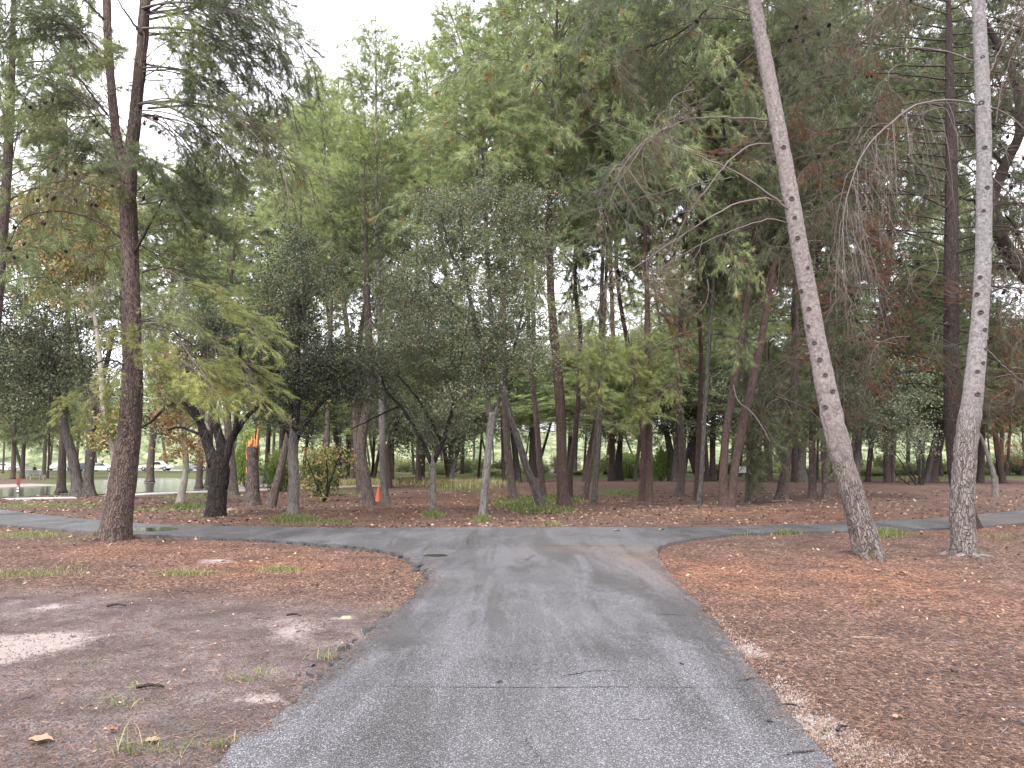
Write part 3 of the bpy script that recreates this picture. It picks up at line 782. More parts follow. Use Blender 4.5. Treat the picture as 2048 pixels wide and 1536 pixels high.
CONE = cone_mesh()
def put_cone(P, root, base, s=1.4):
    o = obj("pine_cone", CONE, root); o.location = tuple(np.asarray(P) - base); o.scale = (s,) * 3
    o.rotation_euler = (random.uniform(-.6, .6), random.uniform(-.6, .6), random.uniform(0, 6))
random.seed(5)
def scar_mesh():
    g = G(); a = np.linspace(0, 6.283, 12, endpoint=False)
    for r0, z0, r1, z1 in ((.050, -.02, .046, .018), (.046, .018, .030, .022), (.030, .022, .018, .006)):
        v = np.concatenate([np.c_[np.cos(a) * r0, np.sin(a) * r0 * .8, 0 * a + z0], np.c_[np.cos(a) * r1, np.sin(a) * r1 * .8, 0 * a + z1]])
        g.add(v, ringfaces(2, 12))
    g.add(np.c_[np.cos(a) * .018, np.sin(a) * .0145, 0 * a + .006], [np.arange(12)[None]])
    return g.mesh("branch_scar", SCAR)
SCARM = scar_mesh()
def put_scar(px, py, Q, root, base, s=1.0):
    """a scar where the sight line meets the front of the trunk Q (points + radius)"""
    Yt = Q[0, 1]
    c = at(px, py, Yt); i = np.argmin(np.abs(Q[:, 2] - c[2])); ax, r = Q[i, :3], Q[i, 3]
    Yt = ax[1]; c = at(px, py, Yt)
    dx = np.clip((c[0] - ax[0]) / r, -.92, .92)
    nrm = Vector((dx, -math.sqrt(1 - dx * dx), 0))
    p_ = Vector(ax) + nrm * (r * 0.985); p_.z = c[2]
    o = obj("branch_scar", SCARM, root); o.location = p_ - Vector(base); o.rotation_euler = nrm.to_track_quat('Z', 'Y').to_euler(); o.scale = (s, s, s)

# ================================================================== THE THREE NEAR PINES
# ---- left pine, forked
base = gnd(228, 1083); Y1 = base[1]
root = thing("pine_tree", "tall brown pine at left, forked into two stems, bright needle sprays low on its trunk", "tree", base)
tr, Q1 = make_trunk([(228, 1083, 56), (237, 1020, 54), (250, 930, 48), (259, 860, 43), (264, 780, 40), (264, 700, 36), (262, 600, 34), (260, 500, 33), (256, 400, 33), (262, 310, 28), (270, 240, 25), (279, 150, 23), (288, 40, 22), (294, -60, 20), (300, -200, 14), (303, -330, 5)], Y1, root, base, BARK_HERO, 44, 0.05, 0.022, 0.0, seed=2)
make_trunk([(252, 400, 22), (238, 320, 21), (224, 260, 19), (214, 170, 17), (206, 80, 17), (203, 0, 16), (200, -90, 14), (198, -260, 5)], Y1 + 0.05, root, base, BARK_HERO, 20, 0.08, 0.012, 0.02, "stem", 0.0, 4)
for px, py in [(258, 832), (262, 853), (258, 870), (261, 866), (247, 905), (268, 700), (275, 520), (250, 560)]: put_scar(px, py, Q1, root, base, 1.1)
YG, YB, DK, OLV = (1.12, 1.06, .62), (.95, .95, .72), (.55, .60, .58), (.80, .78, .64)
B1 = [ # start px, end px, end depth offset, library, colour, extra copies
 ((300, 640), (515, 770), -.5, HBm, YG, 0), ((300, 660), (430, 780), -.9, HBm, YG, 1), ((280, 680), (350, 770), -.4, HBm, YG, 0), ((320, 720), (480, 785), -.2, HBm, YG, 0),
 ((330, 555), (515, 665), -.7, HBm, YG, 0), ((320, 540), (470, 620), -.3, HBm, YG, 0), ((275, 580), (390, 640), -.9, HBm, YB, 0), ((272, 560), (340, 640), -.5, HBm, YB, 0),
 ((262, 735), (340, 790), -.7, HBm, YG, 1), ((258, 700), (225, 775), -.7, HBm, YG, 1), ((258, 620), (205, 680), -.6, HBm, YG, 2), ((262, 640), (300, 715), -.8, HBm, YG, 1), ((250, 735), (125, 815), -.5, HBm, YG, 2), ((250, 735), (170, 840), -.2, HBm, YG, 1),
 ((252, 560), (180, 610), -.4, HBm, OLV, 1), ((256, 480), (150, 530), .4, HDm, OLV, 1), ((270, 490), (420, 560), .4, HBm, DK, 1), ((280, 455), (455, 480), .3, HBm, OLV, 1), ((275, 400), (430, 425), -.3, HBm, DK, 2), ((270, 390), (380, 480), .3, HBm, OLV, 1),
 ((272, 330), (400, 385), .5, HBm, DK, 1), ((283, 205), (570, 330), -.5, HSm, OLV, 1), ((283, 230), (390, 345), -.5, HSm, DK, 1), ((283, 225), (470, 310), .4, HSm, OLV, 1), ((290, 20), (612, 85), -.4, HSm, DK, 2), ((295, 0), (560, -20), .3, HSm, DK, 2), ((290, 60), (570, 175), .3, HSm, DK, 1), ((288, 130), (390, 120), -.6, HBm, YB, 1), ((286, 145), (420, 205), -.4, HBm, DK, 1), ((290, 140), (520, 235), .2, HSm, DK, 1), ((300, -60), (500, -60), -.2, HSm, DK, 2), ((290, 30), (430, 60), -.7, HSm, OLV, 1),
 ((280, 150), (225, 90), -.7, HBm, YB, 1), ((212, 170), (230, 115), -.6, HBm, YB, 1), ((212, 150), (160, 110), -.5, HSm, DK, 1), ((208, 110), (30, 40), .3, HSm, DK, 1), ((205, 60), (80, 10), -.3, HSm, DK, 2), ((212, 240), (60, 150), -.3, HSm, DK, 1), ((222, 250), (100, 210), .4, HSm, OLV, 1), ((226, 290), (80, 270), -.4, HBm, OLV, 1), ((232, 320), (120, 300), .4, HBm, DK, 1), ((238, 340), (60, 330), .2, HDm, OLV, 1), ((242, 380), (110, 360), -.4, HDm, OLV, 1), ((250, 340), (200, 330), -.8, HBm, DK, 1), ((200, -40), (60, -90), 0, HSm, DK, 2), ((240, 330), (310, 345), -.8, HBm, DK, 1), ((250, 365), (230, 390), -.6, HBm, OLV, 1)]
rng = np.random.default_rng(11)
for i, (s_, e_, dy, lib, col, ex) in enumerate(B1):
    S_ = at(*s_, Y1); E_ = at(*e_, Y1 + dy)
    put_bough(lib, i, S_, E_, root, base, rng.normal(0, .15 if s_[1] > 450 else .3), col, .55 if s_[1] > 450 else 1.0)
    for q in range(min(ex, 1) if s_[1] > 450 else ex + 1):
        off = np.array((rng.normal(0, .25), rng.uniform(-.6, 1.3), rng.normal(0, .12)))
        f_ = rng.uniform(.65, .98)
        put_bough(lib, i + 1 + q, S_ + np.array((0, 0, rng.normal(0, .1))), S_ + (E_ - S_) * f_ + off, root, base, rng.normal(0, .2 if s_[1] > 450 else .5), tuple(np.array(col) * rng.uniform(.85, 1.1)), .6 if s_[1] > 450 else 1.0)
for pts, r in [([(240, 475), (200, 445), (140, 425), (80, 425), (40, 445), (18, 490)], .022), ([(245, 400), (200, 375), (150, 362), (110, 365)], .02), ([(240, 350), (190, 330), (120, 320)], .016),
               ([(255, 735), (230, 722), (195, 725), (165, 760)], .022), ([(280, 640), (340, 660), (420, 712), (500, 748)], .022), ([(285, 545), (330, 535), (400, 555), (460, 600)], .02), ([(270, 505), (290, 465), (315, 420), (335, 378)], .035),
               ([(283, 205), (340, 215), (420, 260), (480, 290), (570, 330)], .024), ([(284, 232), (320, 232), (345, 265), (370, 300)], .016), ([(288, 20), (340, 5), (400, 50), (480, 80), (560, 100)], .022), ([(215, 230), (165, 165), (110, 90), (70, 30)], .026), ([(222, 275), (160, 200), (90, 155), (20, 140)], .018), ([(260, 400), (300, 330), (200, 215)], .012), ([(250, 600), (215, 585), (185, 578)], .014), ([(208, 40), (180, 10), (150, -20)], .03), ([(283, 70), (255, 30), (230, -10)], .03), ([(255, 670), (200, 655), (130, 655), (40, 680)], .014)]:
    n = len(pts); dz = rng.uniform(-.5, .4)
    limb([at(px, py, Y1 - .1 + dz * i / (n - 1)) for i, (px, py) in enumerate(pts)], [r, r * .75, r * .35], root, base, LIMB_DARK, 7, "limb", 20, .006, n)
for (s_, e_) in [((235, 725), (165, 790)), ((300, 640), (480, 745)), ((320, 540), (380, 600)), ((232, 580), (200, 610)), ((420, 715), (520, 755)), ((290, 600), (330, 680))]:
    for q in range(2): put_bough(BAm, q, at(*s_, Y1 - .3), at(e_[0] + q * 10, e_[1] + q * 12, Y1 - .6 + .4 * q), root, base, q * .8, name="bare_bough")
for px, py in [(105, 193), (95, 203), (63, 259), (85, 272), (117, 254), (110, 247), (190, 240), (196, 246), (203, 342), (198, 338), (149, 342), (108, 335), (112, 338), (96, 386), (112, 393), (105, 396), (149, 396), (191, 408), (186, 405), (76, 398), (14, 492), (24, 494), (51, 484), (129, 499), (408, 469), (289, 242), (316, 235), (306, 250), (322, 261), (312, 233), (367, 24), (323, 364), (289, 391), (99, 420), (90, 443), (86, 441), (27, 450), (61, 211), (147, 133), (225, 368), (228, 390), (26, 510), (53, 508)]:
    put_cone(at(px, py, Y1 - random.uniform(-.2, .6)), root, base, 1.0)

def roots(px, py, Y_, root, base, mat, n=6, ln=.55, r=.10, seed=1):
    r3 = np.random.default_rng(seed); c = gnd(px, py); c[2] = 0
    for k in range(n):
        a = k * 6.283 / n + r3.normal(0, .25); d = np.array((math.cos(a), math.sin(a), 0)); l_ = ln * r3.uniform(.6, 1.25); sd2 = np.array((-d[1], d[0], 0)) * r3.normal(0, .12)
        R0 = msize(24, Y_)
        limb([c + d * R0 * .55 + (0, 0, .24), c + d * R0 * 1.0 + (0, 0, .085), c + d * (R0 + l_ * .5) + sd2 + (0, 0, .03), c + d * (R0 + l_) + sd2 * 2 + (0, 0, -.05)], [r * .8, r, r * .6, r * .2], root, base, mat, 8, "root", 14, .006, k)
roots(228, 1083, Y1, root, base, BARK_HERO, 6, .5, .10, 3)

# ---- right leaning pine
base = gnd(1738, 1117); Y2 = base[1]
root = thing("pine_tree", "pale scaly pine at the right, leaning strongly left, bare branches arching off it", "tree", base)
tr, Q2 = make_trunk([(1739, 1117, 55), (1727, 1070, 50), (1713, 1020, 46), (1693, 950, 44), (1675, 880, 42), (1659, 810, 41), (1646, 745, 39), (1631, 670, 37), (1617, 590, 35), (1602, 510, 34), (1588, 430, 33), (1572, 340, 32), (1555, 250, 31), (1540, 170, 30), (1525, 90, 29), (1510, 10, 27), (1495, -70, 24), (1470, -220, 16), (1455, -400, 6)], Y2, root, base, BARK_LEAN, 56, 0.035, 0.026, 0.0, seed=6, flare=.12, rough_to=3.0)
for px, py in [(1613, 654), (1623, 688), (1633, 721), (1643, 752), (1657, 784), (1645, 815), (1612, 620), (1600, 583), (1609, 540), (1590, 480), (1578, 402), (1584, 440), (1562, 300)]: put_scar(px, py, Q2, root, base, random.uniform(.7, 1.0))
roots(1738, 1117, Y2, root, base, BARK_LEAN, 5, .35, .07, 4)
L2 = [([(1603, 438), (1560, 405), (1500, 362), (1430, 325), (1330, 285), (1225, 245)], .030, -.5), ([(1470, 355), (1400, 365), (1320, 385), (1235, 405)], .012, -.9), ([(1575, 447), (1540, 438), (1480, 455), (1420, 480), (1330, 530), (1240, 590)], .018, -.3),
      ([(1566, 403), (1530, 397), (1470, 408), (1390, 455), (1300, 515), (1210, 580), (1150, 650)], .026, -1.0), ([(1542, 288), (1505, 289), (1460, 320), (1420, 370), (1370, 440), (1330, 520)], .022, -.7), ([(1535, 240), (1480, 236), (1390, 238), (1320, 262), (1270, 300), (1225, 370)], .024, -.8),
      ([(1515, 97), (1470, 140), (1410, 200), (1360, 235), (1290, 290)], .022, -.4), ([(1510, 80), (1460, 105), (1400, 165), (1340, 240)], .018, -.9), ([(1500, 40), (1420, 36), (1320, 40), (1210, 62)], .016, .3), ([(1430, 0), (1380, 50), (1320, 85), (1200, 125)], .035, .8),
      ([(1548, 118), (1590, 55), (1625, -10)], .020, .2), ([(1535, 110), (1535, 40), (1537, -20)], .018, -.3), ([(1550, 88), (1620, 65), (1700, 20)], .018, .4)]
for i, (pts, r, dy) in enumerate(L2):
    n = len(pts)
    Ql = limb([at(px, py, Y2 + dy * k / (n - 1)) for k, (px, py) in enumerate(pts)], [r * .68, r * .45, r * .15], root, base, TWIG_PALE if i < 6 else LIMB_DARK, 7, "limb", 26, .008, i + 3)
    for k in (12, 17, 22):
        if i in (0, 10, 11, 12): continue
        e = Ql[k] + np.array((-.75 + .1 * i % .3, rng.normal(0, .3), -.55 - .2 * rng.random()))
        put_bough(HDm if (i + k) % 3 else BAm, i + k, Ql[k], e, root, base, rng.normal(0, .5), (.6, .58, .52), 1.0)
    for k in (9, 14, 18): put_cone(Ql[k] - (0, 0, .03), root, base, 1.05) if i % 2 == 0 and i else None
for i, (s_, e_, dy) in enumerate([((1500, 30), (1300, 60), .5), ((1500, 0), (1250, 110), .2), ((1490, -40), (1290, -30), -.4), ((1490, -30), (1400, 60), .9), ((1480, -60), (1200, 20), .6), ((1510, -20), (1640, 40), .6), ((1500, -60), (1680, -40), .2), ((1500, 0), (1620, 110), .8), ((1440, 20), (1330, 170), .7), ((1400, 60), (1260, 200), .5), ((1480, -100), (1380, -20), -.6), ((1470, -150), (1600, -60), -.6), ((1300, 280), (1220, 440), -.6), ((1340, 250), (1280, 380), -.5)]):
    put_bough(HSm if i % 2 else HBm, i, at(*s_, Y2 + .1), at(*e_, Y2 + dy), root, base, rng.normal(0, .4), (.5, .54, .52))

# ---- right upright pine
base = gnd(1927, 1117); Y3 = base[1]
root = thing("pine_tree", "pale grey upright pine near the right edge, gently curved, dotted with dark branch scars", "tree", base)
tr, Q3 = make_trunk([(1928, 1117, 46), (1925, 1060, 45), (1925, 1000, 44), (1928, 940, 42), (1933, 880, 41), (1943, 810, 39), (1951, 740, 36), (1957, 670, 33), (1963, 590, 31), (1967, 510, 30), (1968, 430, 30), (1968, 340, 29), (1967, 250, 28), (1964, 160, 27), (1960, 70, 26), (1956, -20, 24), (1952, -150, 18), (1950, -350, 6)], Y3, root, base, BARK_PALE, 56, 0.035, 0.022, 0.0, seed=9, flare=.14, rough_to=2.6)
for px, py in [(1954, 557), (1950, 590), (1953, 627), (1960, 662), (1956, 728), (1944, 790), (1977, 500), (1960, 425), (1962, 300), (1976, 620), (1962, 700), (1966, 380), (1957, 210), (1970, 680), (1945, 745), (1958, 120), (1975, 330)]: put_scar(px, py, Q3, root, base, random.uniform(.7, 1.05))
roots(1927, 1117, Y3, root, base, BARK_PALE, 5, .35, .065, 5)
L3 = [([(2060, 270), (2010, 225), (1950, 208), (1890, 200), (1830, 212), (1770, 255), (1725, 310), (1695, 390), (1680, 500)], .020, -.4, 1), ([(1960, 130), (1900, 105), (1830, 95), (1770, 100), (1700, 125)], .018, .2, 0), ([(1955, 60), (1930, 20), (1910, -20)], .016, -.3, 0), ([(1960, 210), (1990, 120), (2030, 40), (2050, 0)], .014, -.3, 0), ([(1990, 250), (2010, 150), (2048, 60)], .012, -.5, 0), ([(1970, 340), (2010, 380), (2060, 430)], .02, .4, 0), ([(1975, 700), (2010, 735), (2060, 775)], .016, .5, 0)]
for i, (pts, r, dy, hangs) in enumerate(L3):
    n = len(pts)
    Ql = limb([at(px, py, Y3 + .05 + dy * k / (n - 1)) for k, (px, py) in enumerate(pts)], [r * .6, r, r * .25] if hangs else [r, r * .7, r * .3], root, base, TWIG_PALE, 7, "limb", 30, .006, i + 40)
    if hangs:   # the long grey threads of dead twigs
        g = G(); r2 = np.random.default_rng(77)
        for k in range(58):
            j_ = r2.integers(10, 30); P0 = Ql[j_]
            ln = r2.uniform(.5, 2.1); tt = np.linspace(0, 1, 10)[:, None]
            q = P0 + np.array((r2.normal(.12, .35), r2.normal(0, .3), 0)) * np.sqrt(tt) * 1.0 + np.array((0, 0, -ln)) * tt ** 1.3 + np.cumsum(r2.normal(0, .014, (10, 3)), 0)
            g.add(*tube(q, np.linspace(.006, .002, 10), 4)[:2])
            for b in range(3):
                j2_ = r2.integers(3, 9); e = q[j2_] + np.array((r2.normal(0, .18), r2.normal(0, .15), -r2.uniform(.15, .5)))
                m_ = (q[j2_] + e) / 2 + r2.normal(0, .03, 3)
                g.add(*tube(np.array([q[j2_], m_, e]), [.003, .0025, .0015], 3)[:2])
        part("hanging_twigs", g, TWIG_PALE, root, base)
for i, (s_, e_, dy) in enumerate([((1960, 20), (1820, 0), .4), ((1960, 0), (1700, 40), .6), ((1955, -60), (2080, -20), .2), ((1960, 60), (2060, 110), .5), ((1955, -80), (1800, -60), -.3)]):
    put_bough(HDm, i, at(*s_, Y3 + .05), at(*e_, Y3 + dy), root, base, rng.normal(0, .4), (.45, .47, .45))

# ---- dark pine behind it
base = gnd(1936, 1059); Y4 = base[1]
root = thing("pine_tree", "dark pine half hidden behind the pale upright trunk, with level browning branches", "tree", base)
tr, Q4 = make_trunk([(1938, 1059, 40), (1925, 1000, 36), (1913, 930, 33), (1907, 860, 31), (1904, 780, 30), (1903, 700, 29), (1903, 600, 28), (1903, 500, 27), (1903, 400, 25), (1902, 300, 21), (1900, 200, 18), (1898, 80, 13), (1896, -60, 6)], Y4, root, base, BARK_DARK, 28, 0.08, 0.012, 0.0, seed=12)
RED, DKG = (.8, .58, .52), (.34, .36, .33)  # DKG: dark green needles, with the upper right shade put into the tint
for i, py in enumerate(np.linspace(-60, 780, 66)):
    side = -1 if i % 2 else 1
    ln = rng.uniform(130, 400 if side < 0 else 260) * (0.7 if py > 600 else 1.0)
    sx = 1902; ey = py + rng.uniform(-40, 50); dy = rng.uniform(-2.0, 1.4)
    S_ = at(sx, py, Y4); E_ = at(sx + side * ln, ey, Y4 + dy)
    md = (S_ + E_) / 2 + np.array((0, 0, .25))
    Ql = limb([S_, md, E_], [.024, .016, .006], root, base, LIMB_DARK, 6, "limb", 14, .012, i)
    lo = py > 560
    for k in ((8, 11, 13) if not lo else (11, 13)):
        e = Ql[k] + np.array((side * rng.uniform(.5, 1.1), rng.normal(0, .6), rng.uniform(-.7, .05)))
        dd_ = rng.random()
        put_bough(DEADm if dd_ < .2 else HDm if dd_ < .65 else HBm, i + k, Ql[k], e, root, base, rng.normal(0, .6), RED if dd_ < .2 else DKG)
    for k in range(2): put_cone(Ql[rng.integers(5, 13)] - (0, 0, .04), root, base, 1.15)
for px, py, c in [(1500, 260, 1), (1620, 250, 1), (1690, 280, 1), (1710, 560, 1), (1790, 440, 1), (1820, 560, 1), (1700, 90, 1), (1760, 180, 1), (1850, 700, 1), (1780, 600, 1), (1690, 520, 1), (1720, 700, 1), (2010, 620, 1), (2030, 700, 1), (1980, 560, 1), (1650, 620, 1), (1360, 620, 1), (1320, 560, 1), (1740, 420, 1), (1720, 470, 1), (1760, 520, 1), (1770, 650, 1), (1740, 660, 1), (1660, 790, 1), (2000, 780, 1), (2030, 800, 1), (1990, 810, 1), (1750, 340, 1), (1640, 690, 1)]:
    put_bough(DEADm, px, at(px + 30, py - 30, Y4 - .8), at(px - 20, py + 55, Y4 - 1.1), root, base, px * .3, RED)
    put_bough(HDm, px, at(px + 50, py - 60, Y4 - .4), at(px + 10, py + 40, Y4 - .9), root, base, px * .7, DKG)

# ---- pine at the right edge with crooked limbs
base = gnd(2125, 1052); Y5 = base[1] + 1.0; base[1] = Y5
root = thing("pine_tree", "dark pine at the right edge with crooked limbs reaching in behind the upright trunk", "tree", base)
make_trunk([(2125, 1048, 44), (2120, 900, 38), (2108, 760, 34), (2085, 600, 32), (2060, 560, 30), (2015, 500, 27), (1992, 450, 24), (1985, 400, 22), (2010, 330, 20), (2040, 260, 18), (2030, 160, 16), (1990, 80, 13), (1950, 10, 9)], Y5, root, base, BARK_DARK, 20, 0.1, 0.012, 0.0, seed=14)
for i, (pts, r) in enumerate([([(1985, 440), (1960, 410), (1920, 395), (1880, 400)], .05), ([(2010, 330), (1970, 290), (1930, 250), (1880, 245), (1830, 230)], .045), ([(2036, 240), (2010, 190), (1990, 120), (2010, 30)], .05), ([(2085, 600), (2040, 480), (2020, 440), (2010, 430)], .05), ([(2040, 200), (2100, 120), (2130, 40)], .05)]):
    Ql = limb([at(px, py, Y5 + (i % 3 - 1) * .3 * k) for k, (px, py) in enumerate(pts)], [r, r * .7, r * .4], root, base, LIMB_DARK, 9, "limb", 20, .015, i + 9)
    for k in (8, 12, 16, 19):
        for q in range(2):
            put_bough(HDm if q else HBm, i + k, Ql[k], Ql[k] + np.array((rng.normal(0, .9), rng.normal(0, .9), rng.normal(-.1, .5))), root, base, rng.normal(0, .7), DKG)
for i in range(16):
    py = rng.uniform(0, 800); S_ = at(2085, py, Y5); E_ = at(rng.uniform(1930, 2060), py + rng.uniform(-40, 60), Y5 + rng.uniform(-1, 1.6))
    limb([S_, (S_ + E_) / 2 + (0, 0, .15), E_], [.02, .012, .005], root, base, LIMB_DARK, 6, "limb", 12, .012, i)
    for q in range(2): put_bough(HDm if q else HBm, i, S_ + (E_ - S_) * .6, E_ + rng.normal(0, .4, 3), root, base, rng.normal(0, .6), DKG)

